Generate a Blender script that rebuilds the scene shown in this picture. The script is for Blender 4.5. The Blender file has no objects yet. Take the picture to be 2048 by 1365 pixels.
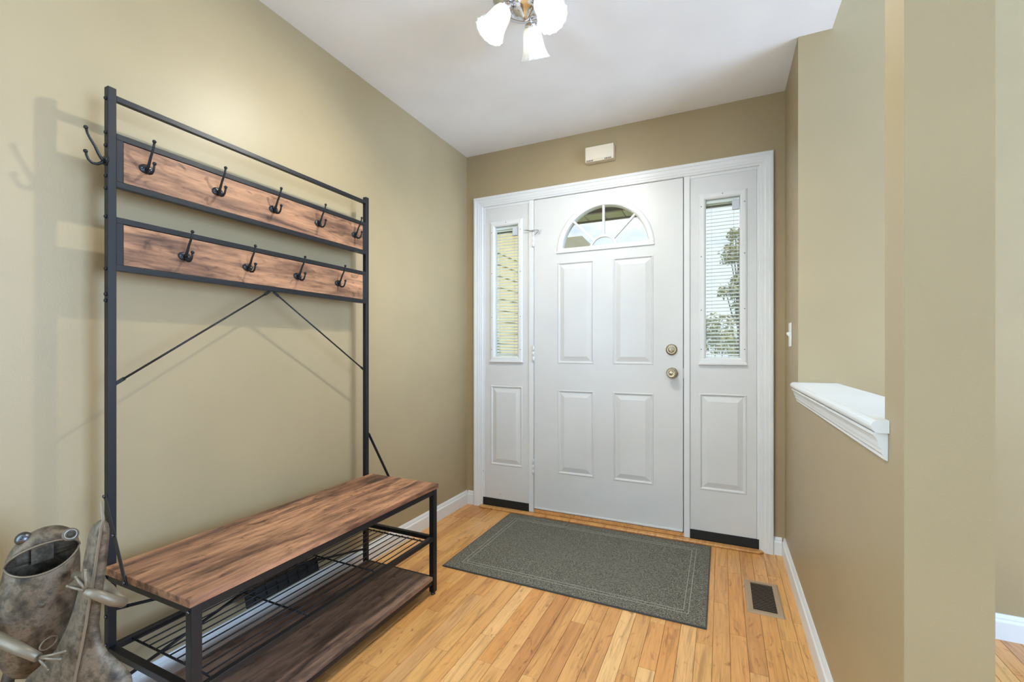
import bpy, bmesh, math, random
from mathutils import Vector, Matrix
R = math.radians
random.seed(7)
S = bpy.context.scene
COL = S.collection

# ------------------------------------------------------------------ camera
CAM = Vector((1.6275, -2.7383, 1.0746))
YAW = 0.436
FPX = 900.0
cd = bpy.data.cameras.new('camera')
cd.sensor_fit = 'HORIZONTAL'; cd.sensor_width = 36.0
cd.lens = FPX / 2048 * 36.0
cd.shift_y = (701.2 - 682.5) / 2048
cd.clip_start = 0.02; cd.clip_end = 300
cam = bpy.data.objects.new('camera', cd); COL.objects.link(cam)
cam.location = CAM; cam.rotation_euler = (math.pi / 2, 0, YAW)
S.camera = cam
# ------------------------------------------------------------------ view
S.view_settings.view_transform = 'Standard'
S.view_settings.look = 'None'
S.view_settings.gamma = 1.0
S.view_settings.use_curve_mapping = False
S.view_settings.exposure = 0.15
# ------------------------------------------------------------------ light levels
BULB_STRENGTH = 1250.0
BULB_COLOR = (1.0, 1.0, 0.92)
SIDE_FILL_W = 335.0  # power of the added fill light far right
LEFT_FILL_W = 52.0  # power of the added fill light on the left wall
SHADE_TRANSLUCENT = .030
SHADE_CLEAR = .02
FILL_COLOR = (0.44, 0.66, 1.0)  # tint of the added fill, blue to offset the warm bounce
# ------------------------------------------------------------------ world: blue sky with white cloud
w = bpy.data.worlds.new('sky'); S.world = w; w.use_nodes = True
nt = w.node_tree; nt.nodes.clear()
def N(nt, t, **k):
    n = nt.nodes.new(t)
    for a, b in k.items(): setattr(n, a, b)
    return n
tc = N(nt, 'ShaderNodeTexCoord'); mp = N(nt, 'ShaderNodeMapping')
mp.inputs['Scale'].default_value = (2.2, 2.2, 5.0); mp.inputs['Location'].default_value = (0.4, 1.1, 0.2)
nz = N(nt, 'ShaderNodeTexNoise'); nz.inputs['Scale'].default_value = 2.6; nz.inputs['Detail'].default_value = 7; nz.inputs['Roughness'].default_value = .55
rp = N(nt, 'ShaderNodeValToRGB'); rp.color_ramp.elements[0].position = .34; rp.color_ramp.elements[1].position = .52
sep = N(nt, 'ShaderNodeSeparateXYZ')
gr = N(nt, 'ShaderNodeValToRGB')
gr.color_ramp.elements[0].color = (.78, .87, 1, 1); gr.color_ramp.elements[1].color = (.36, .55, .95, 1)
gr.color_ramp.elements[1].position = .6
mx = N(nt, 'ShaderNodeMix', data_type='RGBA'); mx.inputs[7].default_value = (.93, .96, 1.0, 1)
bg = N(nt, 'ShaderNodeBackground'); bg.inputs['Strength'].default_value = 1.08
wo = N(nt, 'ShaderNodeOutputWorld')
L = nt.links.new
L(tc.outputs['Generated'], mp.inputs[0]); L(mp.outputs[0], nz.inputs['Vector']); L(nz.outputs['Fac'], rp.inputs[0])
L(tc.outputs['Generated'], sep.inputs[0]); L(sep.outputs['Z'], gr.inputs[0])
L(rp.outputs[0], mx.inputs[0]); L(gr.outputs[0], mx.inputs[6]); L(mx.outputs[2], bg.inputs[0]); L(bg.outputs[0], wo.inputs[0])
# ------------------------------------------------------------------ sun (outdoors; stands behind the house)
sl = bpy.data.lights.new('sun', 'SUN'); sl.energy = 4.5; sl.angle = R(.6); sl.color = (1, .95, .86)
so = bpy.data.objects.new('sun', sl); COL.objects.link(so); so.rotation_euler = (R(48), 0, R(72)); so.location = (12, -5, 12)
# ------------------------------------------------------------------ fill lights added out of view, at made-up windows
def fill_light(name, loc, rot, sx, sy, power, color=None):
    a = bpy.data.lights.new(name, 'AREA'); a.shape = 'RECTANGLE'; a.size = sx; a.size_y = sy
    a.energy = power; a.color = color or FILL_COLOR
    o = bpy.data.objects.new(name, a); COL.objects.link(o); o.location = loc; o.rotation_euler = rot
    return o
fill_light('left_fill_light', (.06, -3.45, 1.35), (0, R(-90), 0), 1.7, 1.5, LEFT_FILL_W, (0.52, 0.76, 0.96))
fill_light('side_fill_light', (5.85, -1.95, 1.5), (0, R(90), 0), 2.7, 2.5, SIDE_FILL_W)

# ================================================================== helpers
def tag(o, label=None, cat=None, group=None, kind=None):
    if label: o['label'] = label
    if cat: o['category'] = cat
    if group: o['group'] = group
    if kind: o['kind'] = kind
    return o
OFF = {}
def empty(name, loc, label=None, cat=None, group=None, kind=None):
    o = bpy.data.objects.new(name, None); COL.objects.link(o); o.location = loc
    o.empty_display_size = .05
    OFF[o.name] = Vector(loc)
    return tag(o, label, cat, group, kind)
class MB:
    def __init__(s): s.v = []; s.f = []; s.sm = []
    def add(s, vs, fs, smooth=False):
        b = len(s.v); s.v += [Vector(p) for p in vs]
        for f in fs: s.f.append([b + i for i in f]); s.sm.append(smooth)
        return s
    def box(s, x0, x1, y0, y1, z0, z1):
        vs = [(x, y, z) for z in (z0, z1) for y in (y0, y1) for x in (x0, x1)]
        return s.add(vs, [(0, 2, 3, 1), (4, 5, 7, 6), (0, 1, 5, 4), (2, 6, 7, 3), (0, 4, 6, 2), (1, 3, 7, 5)])
    def obox(s, a, b, wid, thk, up=(0, 0, 1)):
        # bar from a to b, section wid (sideways) x thk (along up)
        a = Vector(a); b = Vector(b); d = (b - a).normalized(); up = Vector(up)
        r = d.cross(up)
        if r.length < 1e-5: r = d.cross(Vector((1, 0, 0)))
        r.normalize(); u = r.cross(d)
        vs = []
        for p in (a, b):
            for i, j in ((-1, -1), (1, -1), (1, 1), (-1, 1)): vs.append(p + r * (i * wid / 2) + u * (j * thk / 2))
        return s.add(vs, [(3, 2, 1, 0), (4, 5, 6, 7)] + [(i, (i + 1) % 4, 4 + (i + 1) % 4, 4 + i) for i in range(4)])
    def tube(s, pts, r, n=8, caps=True, closed=False):
        pts = [Vector(p) for p in pts]; m = len(pts)
        rs = r if isinstance(r, (list, tuple)) else [r] * m
        vs = []; prev = None
        for i, p in enumerate(pts):
            if closed: t = pts[(i + 1) % m] - pts[i - 1]
            else: t = pts[min(i + 1, m - 1)] - pts[max(i - 1, 0)]
            t.normalize()
            if prev is None:
                a = Vector((0, 0, 1)) if abs(t.z) < .9 else Vector((1, 0, 0))
                x = t.cross(a).normalized()
            else:
                x = (prev - t * prev.dot(t)).normalized()
            prev = x; y = t.cross(x)
            for k in range(n):
                q = 2 * math.pi * k / n
                vs.append(p + (x * math.cos(q) + y * math.sin(q)) * rs[i])
        fs = []
        for i in range(m if closed else m - 1):
            a, b = i * n, ((i + 1) % m) * n
            for k in range(n): fs.append((a + k, a + (k + 1) % n, b + (k + 1) % n, b + k))
        s.add(vs, fs, True)
        if caps and not closed:
            b = len(s.v) - len(vs)
            s.f.append([b + k for k in reversed(range(n))]); s.sm.append(False)
            s.f.append([b + (m - 1) * n + k for k in range(n)]); s.sm.append(False)
        return s
    def lathe(s, prof, c, axis=(0, 0, 1), n=24, ref=None, smooth=True, capend=True, rfun=None):
        # prof: list of (radius, distance along axis)
        c = Vector(c); ax = Vector(axis).normalized()
        ref = Vector(ref) if ref else (Vector((1, 0, 0)) if abs(ax.x) < .9 else Vector((0, 0, 1)))
        x = (ref - ax * ref.dot(ax)).normalized(); y = ax.cross(x)
        vs = []
        for j, (r, h) in enumerate(prof):
            for k in range(n):
                q = 2 * math.pi * k / n
                rr = r * (rfun(q, j) if rfun else 1)
                vs.append(c + ax * h + (x * math.cos(q) + y * math.sin(q)) * rr)
        fs = []
        for j in range(len(prof) - 1):
            for k in range(n):
                fs.append((j * n + k, j * n + (k + 1) % n, (j + 1) * n + (k + 1) % n, (j + 1) * n + k))
        s.add(vs, fs, smooth)
        if capend:
            b = len(s.v) - len(vs)
            s.f.append([b + k for k in reversed(range(n))]); s.sm.append(False)
            s.f.append([b + (len(prof) - 1) * n + k for k in range(n)]); s.sm.append(False)
        return s
    def ball(s, c, r, n=12, m=8, sc=(1, 1, 1)):
        c = Vector(c); vs = []; fs = []
        for j in range(1, m):
            t = math.pi * j / m
            for k in range(n):
                q = 2 * math.pi * k / n
                vs.append(c + Vector((math.sin(t) * math.cos(q) * sc[0], math.sin(t) * math.sin(q) * sc[1], math.cos(t) * sc[2])) * r)
        for j in range(m - 2):
            for k in range(n): fs.append((j * n + k, (j + 1) * n + k, (j + 1) * n + (k + 1) % n, j * n + (k + 1) % n))
        vs.append(c + Vector((0, 0, r * sc[2]))); vs.append(c - Vector((0, 0, r * sc[2])))
        a = len(vs) - 2
        for k in range(n):
            fs.append((k, (k + 1) % n, a)); fs.append(((m - 2) * n + (k + 1) % n, (m - 2) * n + k, a + 1))
        return s.add(vs, fs, True)
    def prism(s, poly, axis, a0, a1, smooth=False):
        # poly: 2-D points in the plane normal to axis ('x': (y,z), 'y': (x,z), 'z': (x,y))
        def P(p, a): return {'x': (a, p[0], p[1]), 'y': (p[0], a, p[1]), 'z': (p[0], p[1], a)}[axis]
        n = len(poly)
        vs = [P(p, a0) for p in poly] + [P(p, a1) for p in poly]
        s.add(vs, [(i, (i + 1) % n, n + (i + 1) % n, n + i) for i in range(n)], smooth)
        b = len(s.v) - 2 * n
        s.f.append([b + i for i in reversed(range(n))]); s.sm.append(False)
        s.f.append([b + n + i for i in range(n)]); s.sm.append(False)
        return s
    def build(s, name, mat, parent=None, bevel=0, seg=2, angle=35, at=None, recalc=True):
        off = Vector((0, 0, 0))
        if at is not None: off = Vector(at)
        elif parent is not None: off = world_off(parent)
        me = bpy.data.meshes.new(name)
        bm = bmesh.new()
        bv = [bm.verts.new(v - off) for v in s.v]
        bm.verts.ensure_lookup_table()
        for f, sm in zip(s.f, s.sm):
            try:
                ff = bm.faces.new([bv[i] for i in f]); ff.smooth = sm
            except ValueError: pass
        if recalc: bmesh.ops.recalc_face_normals(bm, faces=bm.faces[:])
        if bevel:
            es = [e for e in bm.edges if len(e.link_faces) == 2 and e.calc_face_angle(0) > R(angle)]
            bmesh.ops.bevel(bm, geom=es, offset=bevel, segments=seg, affect='EDGES', profile=.5, clamp_overlap=True)
        bm.to_mesh(me); bm.free()
        if mat: me.materials.append(mat)
        o = bpy.data.objects.new(name, me); COL.objects.link(o)
        if at is not None:
            o.location = Vector(at) - (world_off(parent) if parent is not None else Vector((0, 0, 0)))
        if parent is not None: o.parent = parent
        OFF[o.name] = Vector(at) if at is not None else off
        return o
def world_off(o): return OFF.get(o.name, Vector((0, 0, 0)))
def inst(o, parent, loc, name=None, rot=None, scale=None):
    c = o.copy(); COL.objects.link(c); c.parent = parent
    if name: c.name = name
    c.location = Vector(loc) - (world_off(parent) if parent is not None else Vector((0, 0, 0)))
    if rot: c.rotation_euler = rot
    if scale: c.scale = scale
    OFF[c.name] = Vector(loc)
    return c
def struct(o, label=None): o['kind'] = 'structure'; (tag(o, label) if label else None); return o

# ================================================================== materials
def srgb(r, g, b):
    def f(c):
        c /= 255.
        return c / 12.92 if c <= .04045 else ((c + .055) / 1.055) ** 2.4
    return (f(r), f(g), f(b), 1)
def mat(name, col, rough=.5, metal=0, spec=.5, bump=None, coat=0):
    m = bpy.data.materials.new(name); m.use_nodes = True
    nt = m.node_tree; p = nt.nodes['Principled BSDF']
    p.inputs['Base Color'].default_value = col; p.inputs['Roughness'].default_value = rough
    p.inputs['Metallic'].default_value = metal; p.inputs['Specular IOR Level'].default_value = spec
    p.inputs['Coat Weight'].default_value = coat; p.inputs['Coat Roughness'].default_value = .15
    tc = N(nt, 'ShaderNodeTexCoord')
    nz = N(nt, 'ShaderNodeTexNoise'); nz.inputs['Scale'].default_value = bump[0] if bump else 40
    nz.inputs['Detail'].default_value = 3
    nt.links.new(tc.outputs['Object'], nz.inputs['Vector'])
    if bump:
        b = N(nt, 'ShaderNodeBump'); b.inputs['Strength'].default_value = bump[1]; b.inputs['Distance'].default_value = bump[2]
        nt.links.new(nz.outputs['Fac'], b.inputs['Height']); nt.links.new(b.outputs[0], p.inputs['Normal'])
    # faint tone variation
    rp = N(nt, 'ShaderNodeValToRGB')
    c = Vector(col[:3]); e = rp.color_ramp.elements
    e[0].position = .3; e[1].position = .7
    e[0].color = (*(c * .965), 1); e[1].color = (*[min(1, q) for q in c * 1.035], 1)
    nz2 = N(nt, 'ShaderNodeTexNoise'); nz2.inputs['Scale'].default_value = 3.0
    nt.links.new(tc.outputs['Object'], nz2.inputs['Vector'])
    nt.links.new(nz2.outputs['Fac'], rp.inputs[0]); nt.links.new(rp.outputs[0], p.inputs['Base Color'])
    return m
def ramp(nt, els):
    rp = N(nt, 'ShaderNodeValToRGB'); r = rp.color_ramp
    while len(r.elements) < len(els): r.elements.new(.5)
    for e, (p, c) in zip(r.elements, els): e.position = p; e.color = c
    return rp
M = {}
M['wall'] = mat('khaki_wall_paint', srgb(166, 147, 112), .42, spec=.40, bump=(260, .10, .002))
M['pale'] = mat('pale_wall_paint', srgb(226, 226, 224), .6, spec=.3, bump=(260, .08, .002))
M['ceiling'] = mat('ceiling_paint', srgb(246, 246, 247), .8, spec=.2, bump=(300, .06, .002))
M['trim'] = mat('white_trim_paint', srgb(226, 226, 224), .34, bump=(60, .02, .001))
M['door'] = mat('white_door_paint', srgb(218, 217, 214), .36, bump=(160, .05, .001))
M['black'] = mat('black_powder_coat', srgb(25, 25, 27), .40, spec=.36, bump=(900, .08, .0004))
M['rubber'] = mat('black_rubber', srgb(22, 24, 24), .6, bump=(150, .1, .001))
M['dark'] = mat('painted_hollow_shade', srgb(20, 18, 16), .9)  # near-black colour painted in for the shade inside hollows
M['brass'] = mat('antique_brass', srgb(190, 178, 152), .25, metal=1)
M['steel'] = mat('brushed_steel', srgb(170, 170, 168), .3, metal=1)
M['chrome'] = mat('chrome', srgb(225, 225, 228), .08, metal=1)
M['screw'] = mat('screw_metal', srgb(96, 97, 100), .32, metal=1)
M['ivory'] = mat('ivory_plastic', srgb(226, 213, 190), .45)
M['switch'] = mat('white_plastic', srgb(240, 238, 234), .35)
M['vent'] = mat('tan_metal', srgb(168, 144, 118), .5, spec=.4)
M['blind'] = mat('white_blind_slat', srgb(246, 246, 240), .45)
M['grey_plastic'] = mat('grey_plastic', srgb(205, 208, 214), .4)
M['siding'] = mat('cream_siding', srgb(206, 192, 146), .7)
M['soffit'] = mat('sage_soffit', srgb(206, 204, 180), .7)
M['beam'] = mat('dark_porch_beam', srgb(128, 116, 92), .7)
M['roof'] = mat('grey_green_shingle', srgb(128, 126, 106), .9, bump=(8, .5, .05))
M['house'] = mat('tan_house_wall', srgb(186, 176, 150), .8)
M['lawn'] = mat('lawn', srgb(110, 128, 70), .95, bump=(20, .5, .05))
M['leaf'] = mat('tree_leaf', srgb(172, 166, 108), .7)
M['bark'] = mat('tree_bark', srgb(120, 108, 92), .9, bump=(20, .5, .02))
M['inside'] = mat('dark_inside_patina', srgb(66, 60, 50), .7, metal=.3)

def glass_mat():
    m = bpy.data.materials.new('clear_glass'); m.use_nodes = True; nt = m.node_tree; nt.nodes.clear()
    t = N(nt, 'ShaderNodeBsdfTransparent'); t.inputs[0].default_value = (.96, .98, .98, 1)
    g = N(nt, 'ShaderNodeBsdfGlossy'); g.inputs['Roughness'].default_value = .02
    lw = N(nt, 'ShaderNodeLayerWeight'); lw.inputs[0].default_value = .5
    pw = N(nt, 'ShaderNodeMath', operation='POWER'); pw.inputs[1].default_value = 5.0; nt.links.new(lw.outputs['Facing'], pw.inputs[0])
    f = N(nt, 'ShaderNodeMath', operation='MULTIPLY_ADD'); f.inputs[1].default_value = .90; f.inputs[2].default_value = .035; nt.links.new(pw.outputs[0], f.inputs[0])
    mxs = N(nt, 'ShaderNodeMixShader'); o = N(nt, 'ShaderNodeOutputMaterial')
    nt.links.new(f.outputs[0], mxs.inputs[0]); nt.links.new(t.outputs[0], mxs.inputs[1]); nt.links.new(g.outputs[0], mxs.inputs[2])
    nt.links.new(mxs.outputs[0], o.inputs[0]); return m
M['glass'] = glass_mat()
def shade_mat():
    m = bpy.data.materials.new('frosted_ribbed_glass'); m.use_nodes = True; nt = m.node_tree; nt.nodes.clear()
    t = N(nt, 'ShaderNodeBsdfTransparent'); t.inputs[0].default_value = (1, 1, 1, 1)
    d = N(nt, 'ShaderNodeBsdfDiffuse'); d.inputs[0].default_value = (.80, .79, .76, 1)
    l = N(nt, 'ShaderNodeBsdfTranslucent'); l.inputs[0].default_value = (.92, .87, .78, 1)
    a = N(nt, 'ShaderNodeMixShader'); a.inputs[0].default_value = SHADE_TRANSLUCENT
    b = N(nt, 'ShaderNodeMixShader'); b.inputs[0].default_value = 1 - SHADE_CLEAR
    o = N(nt, 'ShaderNodeOutputMaterial'); K = nt.links.new
    K(d.outputs[0], a.inputs[1]); K(l.outputs[0], a.inputs[2]); K(t.outputs[0], b.inputs[1]); K(a.outputs[0], b.inputs[2])
    K(b.outputs[0], o.inputs[0]); return m
M['shade'] = shade_mat()
def bulb_mat():
    m = bpy.data.materials.new('lit_bulb'); m.use_nodes = True; nt = m.node_tree; nt.nodes.clear()
    e = N(nt, 'ShaderNodeEmission'); e.inputs[0].default_value = (*BULB_COLOR, 1); e.inputs[1].default_value = BULB_STRENGTH
    o = N(nt, 'ShaderNodeOutputMaterial'); nt.links.new(e.outputs[0], o.inputs[0]); return m
M['bulb'] = bulb_mat()

def oak_mat(name, use_random=True):
    m = bpy.data.materials.new(name); m.use_nodes = True; nt = m.node_tree; K = nt.links.new
    p = nt.nodes['Principled BSDF']; p.inputs['Roughness'].default_value = .30; p.inputs['Specular IOR Level'].default_value = .5
    tc = N(nt, 'ShaderNodeTexCoord'); oi = N(nt, 'ShaderNodeObjectInfo')
    off = N(nt, 'ShaderNodeVectorMath', operation='SCALE'); off.inputs['Scale'].default_value = 37.0
    cmb = N(nt, 'ShaderNodeCombineXYZ'); K(oi.outputs['Random'], cmb.inputs[0]); K(oi.outputs['Random'], cmb.inputs[1])
    K(cmb.outputs[0], off.inputs[0])
    ad = N(nt, 'ShaderNodeVectorMath', operation='ADD'); K(tc.outputs['Object'], ad.inputs[0]); K(off.outputs[0], ad.inputs[1])
    mp = N(nt, 'ShaderNodeMapping'); mp.inputs['Scale'].default_value = (34, 2.4, 24); K(ad.outputs[0], mp.inputs[0])
    g = N(nt, 'ShaderNodeTexNoise'); g.inputs['Scale'].default_value = 1.0; g.inputs['Detail'].default_value = 6; g.inputs['Distortion'].default_value = 1.6
    K(mp.outputs[0], g.inputs['Vector'])
    mp2 = N(nt, 'ShaderNodeMapping'); mp2.inputs['Scale'].default_value = (9, 1.6, 9); K(ad.outputs[0], mp2.inputs[0])
    b = N(nt, 'ShaderNodeTexNoise'); b.inputs['Scale'].default_value = 1.0; b.inputs['Detail'].default_value = 3; K(mp2.outputs[0], b.inputs['Vector'])
    base = ramp(nt, [(0, srgb(192, 132, 76)), (.18, srgb(214, 158, 96)), (.5, srgb(222, 170, 106)), (.75, srgb(214, 152, 86)), (.9, srgb(234, 188, 128)), (1, srgb(186, 122, 74))])
    if use_random: K(oi.outputs['Random'], base.inputs[0])
    else: base.inputs[0].default_value = .3
    gr = ramp(nt, [(.30, (.62, .56, .50, 1)), (.45, (.92, .90, .86, 1)), (.62, (1.04, 1.03, 1.02, 1))]); K(g.outputs['Fac'], gr.inputs[0])
    bl = ramp(nt, [(.28, (.70, .60, .54, 1)), (.42, (.98, .97, .95, 1)), (.75, (1.06, 1.06, 1.05, 1))]); K(b.outputs['Fac'], bl.inputs[0])
    m1 = N(nt, 'ShaderNodeMix', data_type='RGBA', blend_type='MULTIPLY'); m1.inputs[0].default_value = .85
    m2 = N(nt, 'ShaderNodeMix', data_type='RGBA', blend_type='MULTIPLY'); m2.inputs[0].default_value = .8
    K(base.outputs[0], m1.inputs[6]); K(gr.outputs[0], m1.inputs[7]); K(m1.outputs[2], m2.inputs[6]); K(bl.outputs[0], m2.inputs[7])
    # fine pores and the odd dark knot
    mp5 = N(nt, 'ShaderNodeMapping'); mp5.inputs['Scale'].default_value = (230, 9, 230); K(ad.outputs[0], mp5.inputs[0])
    po = N(nt, 'ShaderNodeTexNoise'); po.inputs['Scale'].default_value = 1; po.inputs['Detail'].default_value = 3; K(mp5.outputs[0], po.inputs['Vector'])
    rpo = ramp(nt, [(.30, (.74, .70, .66, 1)), (.46, (1, 1, 1, 1)), (.7, (1.06, 1.05, 1.04, 1))]); K(po.outputs['Fac'], rpo.inputs[0])
    mp6 = N(nt, 'ShaderNodeMapping'); mp6.inputs['Scale'].default_value = (20, 7.5, 20); K(ad.outputs[0], mp6.inputs[0])
    kn = N(nt, 'ShaderNodeTexNoise'); kn.inputs['Scale'].default_value = 1; kn.inputs['Detail'].default_value = 4; kn.inputs['Distortion'].default_value = 2.2; K(mp6.outputs[0], kn.inputs['Vector'])
    rkn = ramp(nt, [(.24, (.42, .34, .30, 1)), (.33, (.82, .76, .72, 1)), (.40, (1, 1, 1, 1))]); K(kn.outputs['Fac'], rkn.inputs[0])
    m3 = N(nt, 'ShaderNodeMix', data_type='RGBA', blend_type='MULTIPLY'); m3.inputs[0].default_value = .8
    m4 = N(nt, 'ShaderNodeMix', data_type='RGBA', blend_type='MULTIPLY'); m4.inputs[0].default_value = .9
    K(m2.outputs[2], m3.inputs[6]); K(rpo.outputs[0], m3.inputs[7]); K(m3.outputs[2], m4.inputs[6]); K(rkn.outputs[0], m4.inputs[7])
    K(m4.outputs[2], p.inputs['Base Color'])
    bp = N(nt, 'ShaderNodeBump'); bp.inputs['Strength'].default_value = .08; bp.inputs['Distance'].default_value = .001
    K(g.outputs['Fac'], bp.inputs['Height']); K(bp.outputs[0], p.inputs['Normal'])
    return m
M['oak'] = oak_mat('oak_strip_floor')
M['oak_plain'] = oak_mat('oak_threshold', False)
def rustic(name, shift, dark, mid, light):
    m = bpy.data.materials.new(name); m.use_nodes = True; nt = m.node_tree; K = nt.links.new
    p = nt.nodes['Principled BSDF']; p.inputs['Roughness'].default_value = .5; p.inputs['Specular IOR Level'].default_value = .35
    tc = N(nt, 'ShaderNodeTexCoord')
    mp = N(nt, 'ShaderNodeMapping'); mp.inputs['Scale'].default_value = (22, 2.6, 22); mp.inputs['Location'].default_value = shift; K(tc.outputs['Object'], mp.inputs[0])
    g = N(nt, 'ShaderNodeTexNoise'); g.inputs['Scale'].default_value = 1; g.inputs['Detail'].default_value = 8; g.inputs['Roughness'].default_value = .62; g.inputs['Distortion'].default_value = .6
    K(mp.outputs[0], g.inputs['Vector'])
    mp2 = N(nt, 'ShaderNodeMapping'); mp2.inputs['Scale'].default_value = (13, 3.6, 13); mp2.inputs['Location'].default_value = (shift[1], shift[0], 3); K(tc.outputs['Object'], mp2.inputs[0])
    b = N(nt, 'ShaderNodeTexNoise'); b.inputs['Scale'].default_value = 1; b.inputs['Detail'].default_value = 5; b.inputs['Roughness'].default_value = .6; K(mp2.outputs[0], b.inputs['Vector'])
    r1 = ramp(nt, [(.30, dark), (.45, mid), (.60, light), (.75, mid)]); K(g.outputs['Fac'], r1.inputs[0])
    r2 = ramp(nt, [(.33, (.34, .32, .31, 1)), (.46, (.85, .83, .81, 1)), (.65, (1.1, 1.08, 1.05, 1))]); K(b.outputs['Fac'], r2.inputs[0])
    mx = N(nt, 'ShaderNodeMix', data_type='RGBA', blend_type='MULTIPLY'); mx.inputs[0].default_value = .9
    K(r1.outputs[0], mx.inputs[6]); K(r2.outputs[0], mx.inputs[7])
    # fine dark cracks along the grain
    mp3 = N(nt, 'ShaderNodeMapping'); mp3.inputs['Scale'].default_value = (110, 7, 110); K(tc.outputs['Object'], mp3.inputs[0])
    c = N(nt, 'ShaderNodeTexNoise'); c.inputs['Scale'].default_value = 1; c.inputs['Detail'].default_value = 5; c.inputs['Roughness'].default_value = .65; K(mp3.outputs[0], c.inputs['Vector'])
    r3 = ramp(nt, [(.30, (.45, .42, .40, 1)), (.44, (.95, .94, .93, 1)), (.68, (1.14, 1.12, 1.10, 1))]); K(c.outputs['Fac'], r3.inputs[0])
    # scattered knots and char marks
    mp4 = N(nt, 'ShaderNodeMapping'); mp4.inputs['Scale'].default_value = (34, 14, 34); mp4.inputs['Location'].default_value = shift; K(tc.outputs['Object'], mp4.inputs[0])
    d = N(nt, 'ShaderNodeTexNoise'); d.inputs['Scale'].default_value = 1; d.inputs['Detail'].default_value = 4; d.inputs['Distortion'].default_value = 1.2; K(mp4.outputs[0], d.inputs['Vector'])
    r4 = ramp(nt, [(.30, (.40, .38, .37, 1)), (.40, (.9, .89, .88, 1)), (.5, (1, 1, 1, 1))]); K(d.outputs['Fac'], r4.inputs[0])
    mz = N(nt, 'ShaderNodeMix', data_type='RGBA', blend_type='MULTIPLY'); mz.inputs[0].default_value = .8
    my = N(nt, 'ShaderNodeMix', data_type='RGBA', blend_type='MULTIPLY'); my.inputs[0].default_value = .85
    K(mx.outputs[2], mz.inputs[6]); K(r3.outputs[0], mz.inputs[7]); K(mz.outputs[2], my.inputs[6]); K(r4.outputs[0], my.inputs[7]); K(my.outputs[2], p.inputs['Base Color'])
    bp = N(nt, 'ShaderNodeBump'); bp.inputs['Strength'].default_value = .25; bp.inputs['Distance'].default_value = .002
    K(c.outputs['Fac'], bp.inputs['Height']); K(bp.outputs[0], p.inputs['Normal'])
    return m
RD, RM, RL = srgb(76, 57, 48), srgb(144, 102, 78), srgb(190, 140, 104)
M['rustic'] = rustic('rustic_brown_board', (1.3, .4, 2), RD, RM, RL)
M['rustic2'] = rustic('rustic_brown_rail', (5.1, 2.2, 7), srgb(82, 60, 48), srgb(146, 106, 80), srgb(186, 138, 102))
M['rustic_shaded'] = rustic('rustic_brown_shaded', (9.4, 6.1, 1), srgb(68, 56, 50), srgb(120, 96, 82), srgb(160, 128, 108))  # same wood, greyer and darker: shade under the bench put into the colour
def patina():
    m = bpy.data.materials.new('brown_metal_patina'); m.use_nodes = True; nt = m.node_tree; K = nt.links.new
    p = nt.nodes['Principled BSDF']; p.inputs['Metallic'].default_value = .4; p.inputs['Roughness'].default_value = .54
    tc = N(nt, 'ShaderNodeTexCoord')
    a = N(nt, 'ShaderNodeTexNoise'); a.inputs['Scale'].default_value = 34; a.inputs['Detail'].default_value = 6; a.inputs['Roughness'].default_value = .65
    K(tc.outputs['Object'], a.inputs['Vector'])
    r = ramp(nt, [(.3, srgb(46, 40, 32)), (.44, srgb(84, 73, 58)), (.56, srgb(118, 102, 84)), (.70, srgb(72, 71, 62))]); K(a.outputs['Fac'], r.inputs[0])
    K(r.outputs[0], p.inputs['Base Color'])
    b = N(nt, 'ShaderNodeBump'); b.inputs['Strength'].default_value = .5; b.inputs['Distance'].default_value = .003
    c = N(nt, 'ShaderNodeTexNoise'); c.inputs['Scale'].default_value = 45; c.inputs['Detail'].default_value = 4; K(tc.outputs['Object'], c.inputs['Vector'])
    K(c.outputs['Fac'], b.inputs['Height']); K(b.outputs[0], p.inputs['Normal'])
    return m
M['patina'] = patina()
M['patina_pale'] = mat('pale_metal_patina', srgb(122, 109, 90), .45, metal=.35, bump=(40, .3, .002))
def mat_weave():
    m = bpy.data.materials.new('grey_woven_mat'); m.use_nodes = True; nt = m.node_tree; K = nt.links.new
    p = nt.nodes['Principled BSDF']; p.inputs['Roughness'].default_value = .95; p.inputs['Specular IOR Level'].default_value = .15
    tc = N(nt, 'ShaderNodeTexCoord')
    sx = N(nt, 'ShaderNodeSeparateXYZ'); K(tc.outputs['Object'], sx.inputs[0])
    def wave(sock, fr):
        a = N(nt, 'ShaderNodeMath', operation='MULTIPLY'); a.inputs[1].default_value = fr; K(sock, a.inputs[0])
        b = N(nt, 'ShaderNodeMath', operation='SINE'); K(a.outputs[0], b.inputs[0]); return b.outputs[0]
    u = wave(sx.outputs[0], 2 * math.pi / .0105); v = wave(sx.outputs[1], 2 * math.pi / .0085)
    pr = N(nt, 'ShaderNodeMath', operation='MULTIPLY'); K(u, pr.inputs[0]); K(v, pr.inputs[1])
    nz = N(nt, 'ShaderNodeTexNoise'); nz.inputs['Scale'].default_value = 170; nz.inputs['Detail'].default_value = 2; K(tc.outputs['Object'], nz.inputs['Vector'])
    ad = N(nt, 'ShaderNodeMath', operation='MULTIPLY_ADD'); ad.inputs[1].default_value = .22; K(pr.outputs[0], ad.inputs[0]); K(nz.outputs['Fac'], ad.inputs[2])
    r = ramp(nt, [(.26, srgb(58, 57, 52)), (.5, srgb(98, 96, 87)), (.74, srgb(158, 154, 140))]); K(ad.outputs[0], r.inputs[0])
    K(r.outputs[0], p.inputs['Base Color'])
    b = N(nt, 'ShaderNodeBump'); b.inputs['Strength'].default_value = .8; b.inputs['Distance'].default_value = .003
    K(ad.outputs[0], b.inputs['Height']); K(b.outputs[0], p.inputs['Normal'])
    return m
M['mat'] = mat_weave()
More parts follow.
